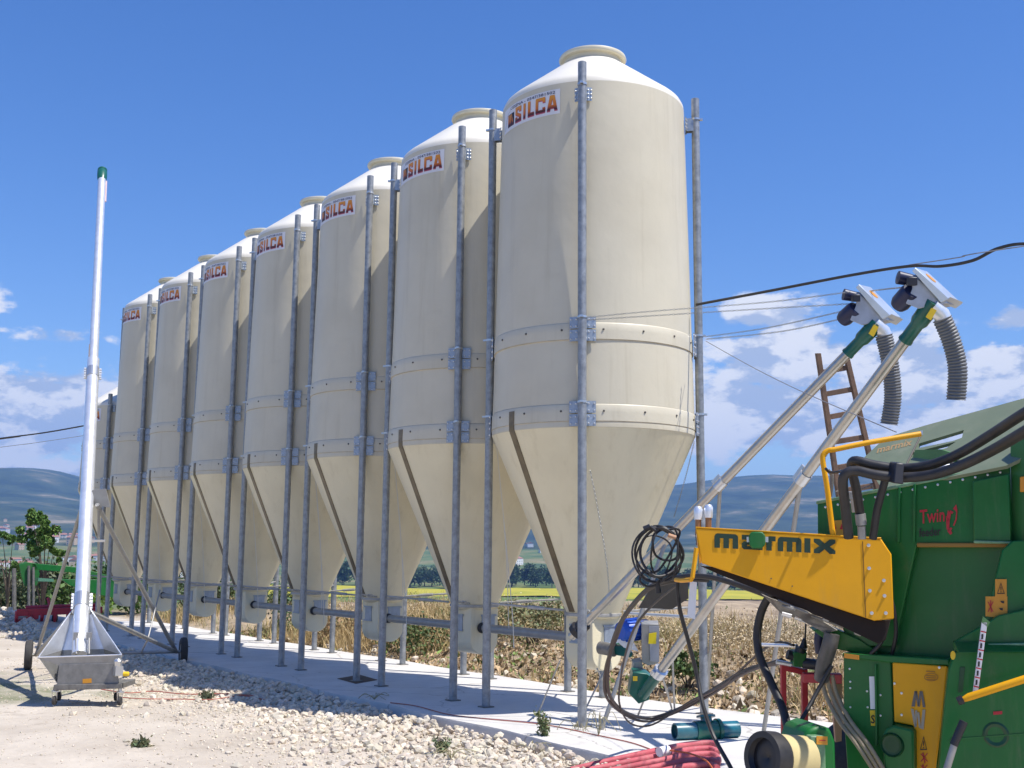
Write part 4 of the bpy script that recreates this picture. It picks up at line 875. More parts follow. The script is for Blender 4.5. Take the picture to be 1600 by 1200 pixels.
w = lp(85,975,-.35); obj('tool_wheel', MB().lathe([(0.05,-.06),(0.22,-.07),(0.26,0),(0.22,.07),(0.05,.06)],20,w,lp.x), TYRE, hr_)
obj('cross_bar', MB().tube([lp(40,950,-.4),lp(150,946,-.4)],0.06,8).tube([lp(75,935,-.4),lp(80,955,-.1)],0.04,6).tube([lp(130,932,-.4),lp(128,955,-.1)],0.04,6), REDP, hr_)

# ------------------------------------------------------------------ overhead lines
cable('power_line',[dep(-900,800,27),dep(-40,691,26),dep(0,685,25.5),dep(70,676,25.5),dep(138,664,25)],0.017,RUBBER,'dark overhead cable at the left running to the tall auger side','power line',4)
cable('thin_wire',[dep(-900,815,27),dep(-40,704,26),dep(40,694,26),dep(135,680,26)],0.006,mat('grey_wire',(0.2,0.2,0.22),0.5),'thin grey wire under the dark cable at the left','wire',4)
cable('power_line',[dep(1088,476,14.3),dep(1200,455,13.6),dep(1330,430,12.9),dep(1420,416,12.4),dep(1470,416,12.1),dep(1520,407,11.8),dep(1560,388,11.6),dep(1610,381,11.3),dep(1720,392,11.0),dep(1950,372,10.6),dep(2600,300,10.4)],0.017,RUBBER,'thick dark overhead cable sagging from the nearest silo towards the right edge','power line',8)
cable('thin_wire',[dep(1420,414,12.5),dep(1500,402,12.1),dep(1610,383,11.4),dep(2600,240,10.4)],0.006,MATS['grey_wire'],'thin straight wire above the thick dark cable at the right','wire',4)
cable('thin_wire',[dep(1103,533,13.9),dep(1180,576,12.4),dep(1260,615,10.8),dep(1400,675,8.0)],0.004,MATS['grey_wire'],'thin wire slanting down from the right pole to the green hood','wire',4)
# ------------------------------------------------------------------ inclined augers at the nearest silo
def inclined(label, lo, lod, hi, hid, headpx, s):
    # lo/hi: pixel ends of the tube and their depth; headpx shifts the head outline; s scales it
    a, b = dep(*lo, lod), dep(*hi, hid); ax = (b-a)/np.linalg.norm(b-a); L_ = np.linalg.norm(b-a)
    t = thing('inclined_auger', (a[0],a[1],0), label, 'auger', 'inclined augers leading to the feeder wagon')
    tb = MB().tube([a, b], 0.052, 22); obj('tube', tb, mat('warm_galvanised',(0.52,0.49,0.43),0.30,0.75,var=0.10,vscale=7), t)
    side = np.cross(ax,[0,0,1]); side /= np.linalg.norm(side); nn = np.cross(side, ax)
    return t, a, b, ax, L_, side, nn
def auger_head(t, b, ax, hp, k, motor_dir):
    # outline in pixels of the left-hand head, moved with hp(px,py) ; V is the depth direction of the box
    V = RGT*0.20+FWD*0.30
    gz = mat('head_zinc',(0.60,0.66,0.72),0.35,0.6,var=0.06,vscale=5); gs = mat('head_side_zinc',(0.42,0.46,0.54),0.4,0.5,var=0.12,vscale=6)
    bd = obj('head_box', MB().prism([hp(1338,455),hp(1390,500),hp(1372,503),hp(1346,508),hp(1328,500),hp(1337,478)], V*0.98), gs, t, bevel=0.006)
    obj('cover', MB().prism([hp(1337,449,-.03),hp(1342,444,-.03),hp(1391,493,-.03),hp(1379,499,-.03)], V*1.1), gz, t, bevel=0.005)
    obj('cover_lip', MB().prism([hp(1379,499,-.02),hp(1391,493,-.02),hp(1409,501,.28),hp(1400,508,.28)], ax*0.02), gz, t)
    obj('warning_disc', (lambda p0,e1,nv: MB().prism([p0+nv*0.004+e1*0.055*math.cos(q)+V/np.linalg.norm(V)*0.07*math.sin(q) for q in np.linspace(0,6.28,17)[:-1]], -nv*0.003))(hp(1356,458,-.03)+V*0.55, (hp(1391,493,-.03)-hp(1342,444,-.03))/np.linalg.norm(hp(1391,493,-.03)-hp(1342,444,-.03)), (lambda c_: c_/np.linalg.norm(c_)*(1 if c_[2] > 0 else -1))(np.cross(hp(1391,493,-.03)-hp(1342,444,-.03), V))), LABO, t)
    mc = hp(1330,488,0.08); md = -RGT*0.55+UPV*0.15-ax*0.25+FWD*0.3; md = md/np.linalg.norm(md)
    mo = MB().lathe([(0.02,-.07),(0.075,-.07),(0.085,-.04),(0.085,.10),(0.07,.14),(0.02,.15)],20,mc,-ax*0.9+FWD*0.45).lathe([(0.05,-.05),(0.06,.10),(0.0,.11)],16,hp(1333,463,0.10),-RGT+UPV*0.2)
    for q in range(12): 
        an = q*math.pi/6; X = np.cross(ax,FWD); X /= np.linalg.norm(X)
    m_ = obj('motor', mo, NAVY, t)
    obj('terminal_box', MB().box(hp(1337,466,-.03),0.04,0.03,0.035,[RGT,FWD,UPV]), mat('motor_dark',(0.02,0.022,0.035),0.4), m_, bevel=.006)
    obj('collar', MB().lathe([(0.053,-.02),(0.066,-.02),(0.066,0.0),(0.060,.02),(0.060,.16),(0.078,.20),(0.082,.36),(0.070,.42)],24,b-ax*0.06,ax), GRNB, t)
    cl = b+ax*0.24; 
    obj('label', MB().prism([hp(1358,521,-.105),hp(1366,507,-.105),hp(1373,511,-.105),hp(1365,526,-.105)], FWD*0.02), LABY, t)
    obj('spout', MB().tube([hp(1366,505,.02),hp(1380,518,.02),hp(1384,530,.02)],[0.07,0.072,0.075],18), GALVB, t)
def ribbed(name, P, r, pitch, m, parent):
    P = smooth_path(P, 24); d = [0]
    for a, b in zip(P[:-1], P[1:]): d.append(d[-1]+np.linalg.norm(b-a))
    n = int(d[-1]/pitch)*4; D_ = np.linspace(0,d[-1],n+1); X = np.array([np.interp(D_, d, [p[k] for p in P]) for k in range(3)]).T
    return obj(name, MB().tube(list(X), [r*(1+0.07*(1,0.3,-1,0.3)[i % 4]) for i in range(n+1)], 24), m, parent, sharp=80)
AL, BL_ = 11.6, 9.9
# left-hand auger: starts in the black collar at the silo boot
t1, a, b, ax, Ln, side, nn = inclined('left inclined auger rising from the nearest silo outlet, behind the yellow arm', (893,995), 13.55, (1332,545), 11.75, None, 1)
def hp1(px, py, back=0.0): return dep(px, py, AL+back)
auger_head(t1, b, ax, hp1, 1, None)
obj('inlet_collar', MB().lathe([(0.06,-.02),(0.10,-.02),(0.105,.05),(0.085,.07),(0.085,.15),(0.07,.17)],22,a+ax*0.10,ax), BLACK, t1)
obj('joint_clamp', MB().lathe([(0.053,-.06),(0.062,-.06),(0.062,.06),(0.053,.06)],22,a+ax*(Ln*0.565),ax,closed=False).box(a+ax*(Ln*0.565)+nn*0.075,0.012,0.02,0.06,[side,nn,ax]), BOLT, t1)
j1 = a+ax*(Ln*0.565); f1 = onz(1104,1104,0.0); obj('support_leg', MB().tube([j1,f1],0.021,10), GALVS, t1)
j2 = a+ax*(Ln*0.37); f2 = onz(940,1140,0.0); obj('support_leg', MB().tube([j2,f2],0.024,10), GALVS, t1)
hose1 = ribbed('spout_hose', [hp1(1381,524),hp1(1391,570),hp1(1395,620),hp1(1389,663)], 0.083, 0.029, HOSEG, t1)
# right-hand auger: starts in the green boot on the slab
t2, a2, b2, ax2, Ln2, side2, nn2 = inclined('right inclined auger rising from the green boot on the slab', (1026,1056), 12.55, (1422,522), 10.1, None, 1)
def hp2(px, py, back=0.0): return dep(1455+(px-1365)*1.08, 452+(py-478)*1.0, BL_+back)
auger_head(t2, b2, ax2, hp2, 1, None)
obj('joint_clamp', MB().lathe([(0.053,-.06),(0.062,-.06),(0.062,.06),(0.053,.06)],22,a2+ax2*(Ln2*0.63),ax2,closed=False).box(a2+ax2*(Ln2*0.63)+nn2*0.08,0.012,0.02,0.09,[side2,nn2,ax2]), BOLT, t2)
hose2 = ribbed('spout_hose', [hp2(1381,524),hp2(1394,558),hp2(1403,600),hp2(1401,651)], 0.078, 0.027, HOSEG, t2)
bc = a2-ax2*0.10
bt = MB().prism([dep(1016,1050,12.62),dep(1035,1030,12.5),dep(1048,1040,12.45),dep(1025,1078,12.5)], FWD*0.16)
obj('boot_tube', MB().tube([a2-ax2*0.34, a2+ax2*0.02],0.062,20), GRNB, t2)
kk = 12.75
obj('boot', MB().prism([dep(983,1084,kk),dep(989,1050,kk),dep(1012,1053,kk),dep(1022,1062,kk),dep(1014,1094,kk),dep(998,1100,kk)], FWD*0.22), GRNB, t2, bevel=.008)
obj('boot_label', MB().prism([dep(989,1057,kk-.012),dep(996,1057,kk-.012),dep(996,1064,kk-.012),dep(989,1064,kk-.012)], FWD*0.006), LABY, t2)
obj('end_flange', MB().lathe([(0.053,-.05),(0.075,-.05),(0.08,.05),(0.053,.06)],22,a2+ax2*0.06,ax2,closed=False).box(a2+ax2*0.06+side2*0.085,0.02,0.02,0.03,[side2,nn2,ax2]).box(a2+ax2*0.06-side2*0.085,0.02,0.02,0.03,[side2,nn2,ax2]), BOLT, t2)
for px, py, fx, fy in ((1026,1042,996,1120),(1036,1060,1050,1108),(1051,1034,1054,1110)):
    obj('support_leg', MB().tube([dep(px,py,12.5), onz(fx,fy,0.0)],0.012,8), GALVS, t2)
j3 = a2+ax2*(Ln2*0.62); obj('support_leg', MB().tube([j3, j3*0.5+onz(1192,1152,0.0)*0.5, onz(1192,1152,0.0)],0.024,10), GALVS, t2)
# the transfer gate and motor at the outlet of the nearest silo
gx = thing('outlet_gearbox', onz(1010,1100,0), 'blue motor with grey chute and green elbow beside the nearest silo outlet', 'motor')
mc = dep(986,984,13.1); 
mo = MB().lathe([(0.03,-.16),(0.10,-.16),(0.115,-.13),(0.115,.10),(0.09,.13),(0.03,.14)],24,mc,RGT*0.8+FWD*0.5)
for q in range(16):
    an = q*math.pi/8; X = np.cross(RGT*0.8+FWD*0.5,[0,0,1]); X /= np.linalg.norm(X); Z_ = np.array([0,0,1.]); dv = X*math.cos(an)+Z_*math.sin(an); axm = (RGT*0.8+FWD*0.5)/np.linalg.norm(RGT*0.8+FWD*0.5); mo.box(mc+dv*0.12,0.004,0.012,0.11,[np.cross(axm,dv),dv,axm])
obj('motor', mo, BLUE, gx); obj('motor_rear', MB().lathe([(0.02,0),(0.10,.01),(0.10,.08),(0.02,.10)],20,mc+axm*0.14,axm), NAVY, gx)
obj('chute', MB().prism([dep(1002,975,12.95),dep(1029,975,12.95),dep(1028,1037,12.95),dep(1013,1040,12.95),dep(1003,1035,12.95)], RGT*0.02+FWD*0.20), GALVS, gx, bevel=.005)
obj('chute_side', MB().prism([dep(1014,979,12.93),dep(1030,979,12.93),dep(1030,1035,12.93),dep(1016,1033,12.93)], FWD*0.012), mat('grey_panel',(0.34,0.36,0.40),0.45,0.4), gx)
obj('label', MB().prism([dep(1014,990,12.91),dep(1026,988,12.91),dep(1025,1006,12.91),dep(1013,1006,12.91)], FWD*0.006), mat('label_bright',(0.80,0.62,0.01),0.45), gx)
obj('neck', MB().prism([dep(989,1035,12.98),dep(1003,1032,12.98),dep(1006,1054,12.98),dep(989,1054,12.98)], FWD*0.16), GALVS, gx, bevel=.005)
obj('elbow', MB().prism([dep(958,1010,13.2),dep(975,1008,13.2),dep(990,1022,13.05),dep(985,1028,13.05),dep(962,1024,13.2)], FWD*0.16), GRNB, gx, bevel=.01)
obj('outlet_ring', MB().tube([dep(938,1012,13.35),dep(960,1016,13.2)],0.075,20), STEELB, gx)
obj('motor_foot', MB().prism([dep(962,1000,13.0),dep(985,996,13.0),dep(998,1018,13.0),dep(975,1012,13.0)], FWD*0.12), WHITEP, gx)
for q in ((958,1020,905,1128),(875,1032,842,1112),(933,1045,960,1100)):
    obj('stay', MB().tube([dep(q[0],q[1],13.3), onz(q[2],q[3],0.0)],0.010,6), ROD, gx)
obj('cross_rail', MB().tube([dep(982,958,13.9),dep(1085,964,13.7)],0.020,10), BOLT, gx)
# chains holding the auger heads
chain('stay_chain',[dep(917,496,13.1),dep(1010,487,12.8),dep(1200,472,12.2),dep(1328,456,11.6)],'upper stay chain from the front pole to the left auger head',m=GALV,group=None)
chain('stay_chain',[dep(917,500,13.1),dep(1010,494,12.8),dep(1200,482,12.2),dep(1342,474,11.6)],'second stay chain from the front pole to the left auger head',m=GALV)
chain('stay_chain',[dep(1103,526,13.8),dep(1200,512,13.1),dep(1318,486,11.7)],'upper stay chain from the right pole to the left auger head',m=GALV)
chain('stay_chain',[dep(1103,530,13.8),dep(1220,518,12.9),dep(1320,497,11.7)],'lower stay chain from the right pole to the left auger head',m=GALV)
chain('stay_chain',[dep(1358,455,11.8),dep(1400,450,11.0),dep(1436,448,10.1)],'short chain between the two auger heads',m=GALV)

# ------------------------------------------------------------------ ladder
lb = thing('ladder', onz(1345,1100,0.0)*0+np.array([*dep(1335,860,12.9)[:2],YARD]), 'brown wooden ladder leaning up behind the two inclined augers', 'ladder')
def lad(px, py): 
    return dep(px, py, 12.9+ (700-py)*0.0012)
def bent(t_):  # left and right rail along the ladder
    return (1278+(1313-1278)*t_, 552+(790-552)*t_), (1322+(1374-1322)*t_, 556+(778-556)*t_)
for s_ in (0,1):
    top, bot = bent(0)[s_], bent(1)[s_]; A_, B_ = lad(*top), lad(*bot); dv = (B_-A_)/np.linalg.norm(B_-A_); E_ = A_+dv*((A_[2]-YARD)/(-dv[2])); obj('rail', MB().prism([A_-RGT*.026-FWD*.04,A_+RGT*.026-FWD*.04,A_+RGT*.026+FWD*.04,A_-RGT*.026+FWD*.04], E_-A_), WOOD, lb, bevel=.004)
for yl, yr in ((582,574),(616,608),(652,643),(691,683),(731,722),(768,758),(806,795),(842,830)):
    tl = (yl-552)/238; tr_ = (yr-556)/222; A_, B_ = lad(1278+35*tl+1, yl), lad(1322+52*tr_-1, yr); obj('rung', MB().prism([A_+[0,0,.03]-FWD*.02,A_-[0,0,.03]-FWD*.02,A_-[0,0,.03]+FWD*.015,A_+[0,0,.03]+FWD*.015], B_-A_), WOOD, lb, bevel=.004)

# ------------------------------------------------------------------ teal pipe piece and red hose on the slab
tp0, tp1 = onz(1054,1143,0.085), onz(1152,1139,0.085); pax = (tp1-tp0)/np.linalg.norm(tp1-tp0)
pc = thing('pipe_coupling', (tp0+tp1)/2*[1,1,0], 'teal and blue pipe coupling lying on the slab', 'pipe piece')
obj('pipe', MB().lathe([(0.07,0),(0.085,0),(0.085,np.linalg.norm(tp1-tp0)),(0.07,np.linalg.norm(tp1-tp0)),(0.068,0.02)],24,tp0,pax,closed=False).lathe([(0,0.03),(0.08,0.03)],24,tp0,pax), TEAL, pc)
Lp = np.linalg.norm(tp1-tp0)
obj('sleeve', MB().lathe([(0.086,Lp*.32),(0.098,Lp*.32),(0.098,Lp*.72),(0.086,Lp*.72)],24,tp0,pax,closed=False).lathe([(0.09,Lp*.66),(0.115,Lp*.66),(0.115,Lp*.71),(0.09,Lp*.71)],24,tp0,pax,closed=False), GRNB, pc)
obj('branch', MB().lathe([(0.06,0.06),(0.06,0.13),(0.10,0.13),(0.10,0.15),(0.0,0.15)],20,tp0+pax*Lp*.52,[-.25,.1,1]), TEAL, pc)
gs_ = lambda px, py, z=0.05: onz(px, py, z)
loops = []
for k in range(5):
    o = k*8.5; z_ = 0.030-0.016*k
    P_ = [gs_(892-4*k,1203+o*.9,-.085), gs_(960,1187+o*.95,-.04+z_), gs_(1020,1174+o,.02+z_*.5), gs_(1070,1164+o,.03), gs_(1108,1161+o,.03), gs_(1121,1166+o,.03)]
    loops += P_ if k % 2 == 0 else P_[::-1]
rh = thing('red_hose', gs_(1030,1180,0)*[1,1,0], 'bundle of faded red rubber hose lying on the slab edge', 'hose')
obj('coil', MB().tube(smooth_path(loops,7),0.029,12), REDH, rh)
obj('tape', MB().tube([gs_(1030,1175,.08),gs_(1043,1172,.085)],0.045,12), WHITEP, rh)
cable('orange_cable',[gs_(1045,1172,.09),gs_(1080,1178,.10),gs_(1105,1190,.09),gs_(1118,1210,.06)],0.008,mat('orange_cable',(0.60,0.13,0.03),0.5),'thin orange cable looped over the red hose')

# ------------------------------------------------------------------ feeder wagon
wg = thing('feeder_wagon', np.array([*dep(1450,900,6.6)[:2],YARD]), 'green and yellow feed mixer wagon with hoses at the right edge', 'feeder wagon')
FW = Plane(dep(1575,725,6.3), dep(1275,783,6.86))       # front wall, in shade
def poly(name, P, pts, thick, m, parent=wg, off=0.0, bevel=0.006, sm=True):
    return obj(name, MB().prism([P(x,y,off) for x,y in pts], -P.n*thick), m, parent, bevel=bevel, smooth=sm)
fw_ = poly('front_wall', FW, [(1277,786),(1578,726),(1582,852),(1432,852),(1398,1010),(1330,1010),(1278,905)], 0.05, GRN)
edge = obj('front_wall_rim', MB().prism([FW(1275,783,.012),FW(1577,723,.012),FW(1577,729,.012),FW(1275,788,.012)], -FW.n*0.09), mat('worn_lit_green',(0.16,0.30,0.16),0.5,var=0.3,vscale=14), wg, bevel=.004)
poly('under_edge', FW, [(1432,848),(1582,848),(1582,855),(1432,855)], 0.10, mat('lit_edge',(0.28,0.15,0.02),0.5), off=.02)  # brown strip paints the light reflected along the wall's lower edge
FW2 = Plane(FW(1400,900,-0.22), FW(1560,900,-0.22))
poly('inner_wall', FW2, [(1385,835),(1600,835),(1600,1035),(1385,1035)], 0.04, GRN)
poly('wall_post', FW2, [(1393,850),(1404,850),(1404,1030),(1393,1030)], 0.03, GRN, off=.04)
bo = MB()
for px, py in ((1496,862),(1540,866),(1410,958),(1410,982)): bo.lathe([(0.012,0),(0.012,.008),(0.006,.014)],8,FW2(px,py,.0),FW2.n)
obj('wall_bolts', bo, BOLT, wg)
# recessed bay at the right of the front wall
RB_ = Plane(FW(1519,800,.045), FW(1576,800,.045))
poly('bay_panel', RB_, [(1519,752),(1576,740),(1580,846),(1521,848)], 0.03, GRN)
poly('bay_ledge', RB_, [(1521,844),(1583,846),(1583,850),(1521,849)], 0.05, mat('worn_lit_green',(0.16,0.30,0.16)), off=.02)
# corner and right-hand side
SD = Plane(dep(1577,800,6.28), dep(1660,800,5.95))
poly('side_wall', SD, [(1578,690),(1700,640),(1700,1000),(1583,1010)], 0.06, GRN)
poly('side_reflector', SD, [(1593,745),(1612,742),(1612,768),(1593,769)], 0.01, mat('amber_reflector',(0.75,0.30,0.02),0.3), off=.012)
# body behind the front walls
obj('body', MB().prism([FW(1280,800,-.06),FW(1575,745,-.06),FW(1575,1200,-.06),FW(1335,1200,-.06),FW(1335,1010,-.06),FW(1280,905,-.06)], -FW.n*1.6), GRN, wg, bevel=.02)
# hood board above
class Tilt(Plane):
    def __init__(s, a, b, c):
        a, b, c = V3(a), V3(b), V3(c); s.n = np.cross(b-a, c-a); s.n /= np.linalg.norm(s.n); s.p = a; s.x = (b-a)/np.linalg.norm(b-a)
        if s.n @ (CAM-a) < 0: s.n = -s.n
HD = Tilt(dep(1575,728,6.25), dep(1360,768,6.78), dep(1500,652,6.95))
def hd(x, y, o=0.0): return HD(x, y, o)
def frame_poly(mb, pts, th): return mb.prism([HD(x,y) for x,y in pts], -HD.n*th)
hb_ = MB()
pieces = [[(1352,716),(1384,686),(1442,668),(1413,733),(1352,745)],
          [(1413,733),(1425,706),(1431,701),(1441,669),(1507,649),(1507,675),(1436,696)],
          [(1507,649),(1610,622),(1610,705),(1572,728),(1497,738),(1490,694),(1503,688),(1507,675)],
          [(1425,706),(1436,702),(1503,686),(1500,690),(1492,693),(1429,712)],
          [(1413,733),(1421,722),(1494,701),(1497,742),(1413,760)]]
hood_outline = [(1350,718),(1384,686),(1442,668),(1610,622),(1610,712),(1573,730),(1380,768)]
slot1 = [(1432,703),(1437,695),(1507,674),(1504,686),(1490,691)]
slot2 = [(1423,717),(1428,709),(1495,692),(1480,702)]
def plate_with_holes(name, P, outline, holes, thick, m, parent, off=0.0):
    bm = bmesh.new(); ed = []
    for lp_ in [outline]+holes:
        vs_ = [bm.verts.new(tuple(P(x,y,off))) for x,y in lp_]
        for i in range(len(vs_)): ed.append(bm.edges.new((vs_[i], vs_[(i+1) % len(vs_)])))
    r_ = bmesh.ops.triangle_fill(bm, use_beauty=True, use_dissolve=False, edges=ed, normal=Vector(P.n))
    fs_ = [g_ for g_ in r_['geom'] if isinstance(g_, bmesh.types.BMFace)]
    def inside(c, poly_):
        x, y = c; r0 = False
        for i in range(len(poly_)):
            x1,y1 = poly_[i]; x2,y2 = poly_[i-1]
            if (y1 > y) != (y2 > y) and x < (x2-x1)*(y-y1)/(y2-y1)+x1: r0 = not r0
        return r0
    def to_px(p):
        d = np.array(p)-CAM; z = d@FWD; return 800+FPX*(d@RGT)/z, 600-FPX*(d@UPV)/z
    bad = [f for f in fs_ if any(inside(to_px(f.calc_center_median()), h_) for h_ in holes)]
    if bad: bmesh.ops.delete(bm, geom=bad, context='FACES')
    me = bpy.data.meshes.new(name); bm.verts.index_update(); V_ = [tuple(v.co) for v in bm.verts]; F_ = [tuple(v.index for v in f.verts) for f in bm.faces]; bm.free()
    mb = MB().add(V_, F_); o = obj(name, mb, m, parent, smooth=False); s_ = o.modifiers.new('sheet','SOLIDIFY'); s_.thickness = thick; s_.offset = 0; return o
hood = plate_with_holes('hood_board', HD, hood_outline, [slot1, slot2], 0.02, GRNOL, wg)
obj('hood_hinge_rod', MB().tube([HD(1412,735,.012),HD(1441,676,.012)],0.006,8), BOLTD, hood)
HB2 = Plane(dep(1490,720,6.55), dep(1420,735,6.85))
obj('auger_blade', MB().prism([HB2(1424,722),HB2(1430,703),HB2(1470,702),HB2(1500,712),HB2(1480,735),HB2(1430,738)], -HB2.n*0.02), mat('light_green',(0.09,0.22,0.07),0.45,var=0.2,vscale=6), wg)
def text_on(name, P, body, x0, y0, x1, y1, hpx, m, parent, off=0.012, italic=0.0):
    tv, tf = text_geo(body); tw = tv[:,0].max(); mb = MB(); vs_ = []
    for v in tv:
        u = v[0]/tw; vs_.append(P(x0+(x1-x0)*u+italic*v[1]*hpx, y0+(y1-y0)*u - v[1]*hpx, off))
    mb.add(vs_, tf); return obj(name, mb, m, parent, smooth=False)
text_on('hood_lettering', HD, 'marmix', 1369, 708, 1424, 695, 15, mat('tan_ink',(0.42,0.27,0.12),0.6), hood, italic=.3)
text_on('twin_lettering', FW, 'Twin', 1437, 818, 1476, 814, 30, INKR, fw_, off=.006)
text_on('feeder_lettering', FW, 'feeder', 1436, 839, 1470, 836, 19, INKK, fw_, off=.006)
bh = MB()   # bull head emblem
for P_ in ([(1481,797),(1486,803),(1484,813),(1478,817)], [(1478,806),(1484,812),(1483,830),(1479,827)], [(1484,797),(1490,800),(1488,803),(1484,801)], [(1489,795),(1494,788),(1496,797),(1495,812),(1491,822),(1489,821),(1493,810),(1494,800),(1492,797)], [(1480,830),(1485,836),(1488,833),(1486,829),(1488,825),(1485,824)]):
    bh.add([FW(x,y,.006) for x,y in P_], [tuple(range(len(P_)))])
obj('bull_emblem', bh, INKR, fw_, smooth=False)
wl_ = poly('warning_label', FW, [(1298,814),(1321,812),(1321,838),(1298,838)], 0.004, mat('label_dull',(0.55,0.33,0.03),0.5), fw_, off=.008, bevel=0)
for x in (1304,1315): obj('pictogram', MB().add([FW(x-3,827,.012),FW(x+3,827,.012),FW(x,818,.012)],[(0,1,2)]), INKR, wl_, smooth=False)
# yellow arm in front
YP = Plane(dep(1085,830,6.62), dep(1395,880,6.40))
ya = poly('yellow_arm', YP, [(1087,825),(1357,841),(1377,842),(1393,866),(1397,967),(1366,970),(1096,880)], 0.03, YEL)
for nm, pts in (('arm_top_flange',[(1087,825),(1357,841),(1377,842)]),):
    mb = MB(); P_ = [YP(x,y,.002) for x,y in pts]; mb.prism(P_[:1]+P_[1:]+[P_[2]-YP.n*0.14,P_[1]-YP.n*0.14,P_[0]-YP.n*0.14], [0,0,0.008]); obj(nm, mb, YEL, ya, bevel=.002)
EN = [YP(1087,825,-.0),YP(1091,880,-.0)]
obj('arm_end_plate', MB().prism([YP(1087,825,-.002),YP(1093,880,-.002),YP(1093,880,-.002)-YP.n*.30-YP.x*0,YP(1087,825,-.002)-YP.n*.30], np.cross([0,0,1.],YP.n)*0.004), YEL, ya)
# inner far side of the arm, dark brown inside
obj('arm_far_side', MB().prism([YP(1100,826,-.30),YP(1357,843,-.30),YP(1397,880,-.30),YP(1397,967,-.30),YP(1366,975,-.30),YP(1102,882,-.30)], -YP.n*0.02), YEL, ya)
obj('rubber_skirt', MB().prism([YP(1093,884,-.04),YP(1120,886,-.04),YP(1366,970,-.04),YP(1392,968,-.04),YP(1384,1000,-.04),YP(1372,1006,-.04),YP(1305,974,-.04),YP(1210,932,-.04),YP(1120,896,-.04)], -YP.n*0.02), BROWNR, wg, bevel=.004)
lt = MB()
def yq(x, y, o=.004):   # lettering box of the arm: x 0..840, y 0..100 (crop units), slanting with the arm
    X = 250+x; Y = 325+0.055*x+y; return YP(1060+X/4.444, 760+Y/4.444, o)
def gl_rect(x0,y0,x1,y1): lt.add([yq(x0,y0),yq(x1,y0),yq(x1,y1),yq(x0,y1)], [(0,1,2,3)])
def gl_poly(p): lt.add([yq(*q) for q in p], [tuple(range(len(p)))])
def glyph_m(x):
    gl_poly([(x,100),(x,22),(x+6,8),(x+20,0),(x+38,0),(x+38,100)]); gl_rect(x+38,0,x+63,32); gl_rect(x+63,0,x+101,100); gl_rect(x+101,0,x+127,32); gl_poly([(x+127,0),(x+146,0),(x+160,8),(x+165,22),(x+165,100),(x+127,100)])
glyph_m(0)
gl_poly([(190,0),(300,0),(325,10),(335,28),(335,34),(190,34)]); gl_rect(297,34,335,100); gl_poly([(190,60),(205,46),(297,46),(297,68),(228,68),(228,78),(297,78),(297,100),(205,100),(190,88)])
gl_poly([(360,100),(360,22),(366,8),(382,0),(425,0),(425,34),(398,34),(398,100)])
glyph_m(440); gl_rect(625,0,667,100)
gl_poly([(690,0),(730,0),(765,30),(800,0),(840,0),(840,24),(800,50),(840,76),(840,100),(800,100),(765,70),(730,100),(690,100),(690,76),(730,50),(690,24)])
obj('arm_lettering', lt, INKG, ya, smooth=False)
bo = MB()
for px, py in ((1357,852),(1358,888),(1359,923),(1362,958),(1381,907),(1382,931),(1384,958)): bo.lathe([(0.010,0),(0.010,.003),(0.0065,.004),(0.0065,.012),(0.0,.012)],10,YP(px,py,.0),YP.n)
obj('arm_bolts', bo, BOLT, ya)
obj('arm_joint_line', MB().prism([YP(1347,846,.002),YP(1348.4,846,.002),YP(1353.4,965,.002),YP(1352,965,.002)], YP.n*.001), mat('panel_gap',(0.18,0.09,0.01),0.7), ya, smooth=False)
hl = MB()
for px, py in ((1205,904),(1238,916)): hl.lathe([(0.004,0),(0.004,.002)],8,YP(px,py,.0015),YP.n)
obj('arm_holes', hl, BOLTD, ya)
gb = obj('bolt_box', MB().prism([YP(1170,836,.09),YP(1175,831,.09),YP(1191,831,.09),YP(1196,837,.09),YP(1196,851,.09),YP(1190,857,.09),YP(1176,857,.09),YP(1171,852,.09)], -YP.n*0.08), GRN, wg, bevel=.006)
obj('box_screws', MB().box(YP(1170,843,.05),0.012,0.012,0.015,[YP.x,YP.n,[0,0,1]]).box(YP(1197,843,.05),0.012,0.012,0.015,[YP.x,YP.n,[0,0,1]]), BOLT, gb)
lbp = poly('end_label', Plane(YP(1088,830), YP(1088,830)-YP.n*0.3), [(1062,832),(1066,832),(1066,850),(1062,850)], 0.003, WHITEP, off=.006, bevel=0) if False else None
EP = Plane(YP(1087,850), YP(1087,850)-YP.n*0.3)
def ep(u, v, o=0.008):   # u along the end plate 0..1 from the near edge, v 0..1 from top
    p0 = YP(1087,825); p1 = YP(1093,880); return p0+(p1-p0)*v - YP.n*0.30*u - np.cross(YP.n,[0,0,1.])*0.0 + (-YP.x if YP.x @ RGT > 0 else YP.x)*o
el_ = MB().add([ep(.25,.1),ep(.62,.1),ep(.62,.5),ep(.25,.5)],[(0,1,2,3)]); obj('end_label', el_, LABY, ya, smooth=False)
el_ = MB().add([ep(.70,.12),ep(.95,.12),ep(.95,.5),ep(.70,.5)],[(0,1,2,3)]); obj('end_plate_paper', el_, WHITEP, ya, smooth=False)
tx = MB()
for v_ in (.16,.24,.32,.42): tx.add([ep(.28,v_,.010),ep(.55,v_,.010),ep(.55,v_+.035,.010),ep(.28,v_+.035,.010)],[(0,1,2,3)])
obj('label_print', tx, INKK, ya, smooth=False)
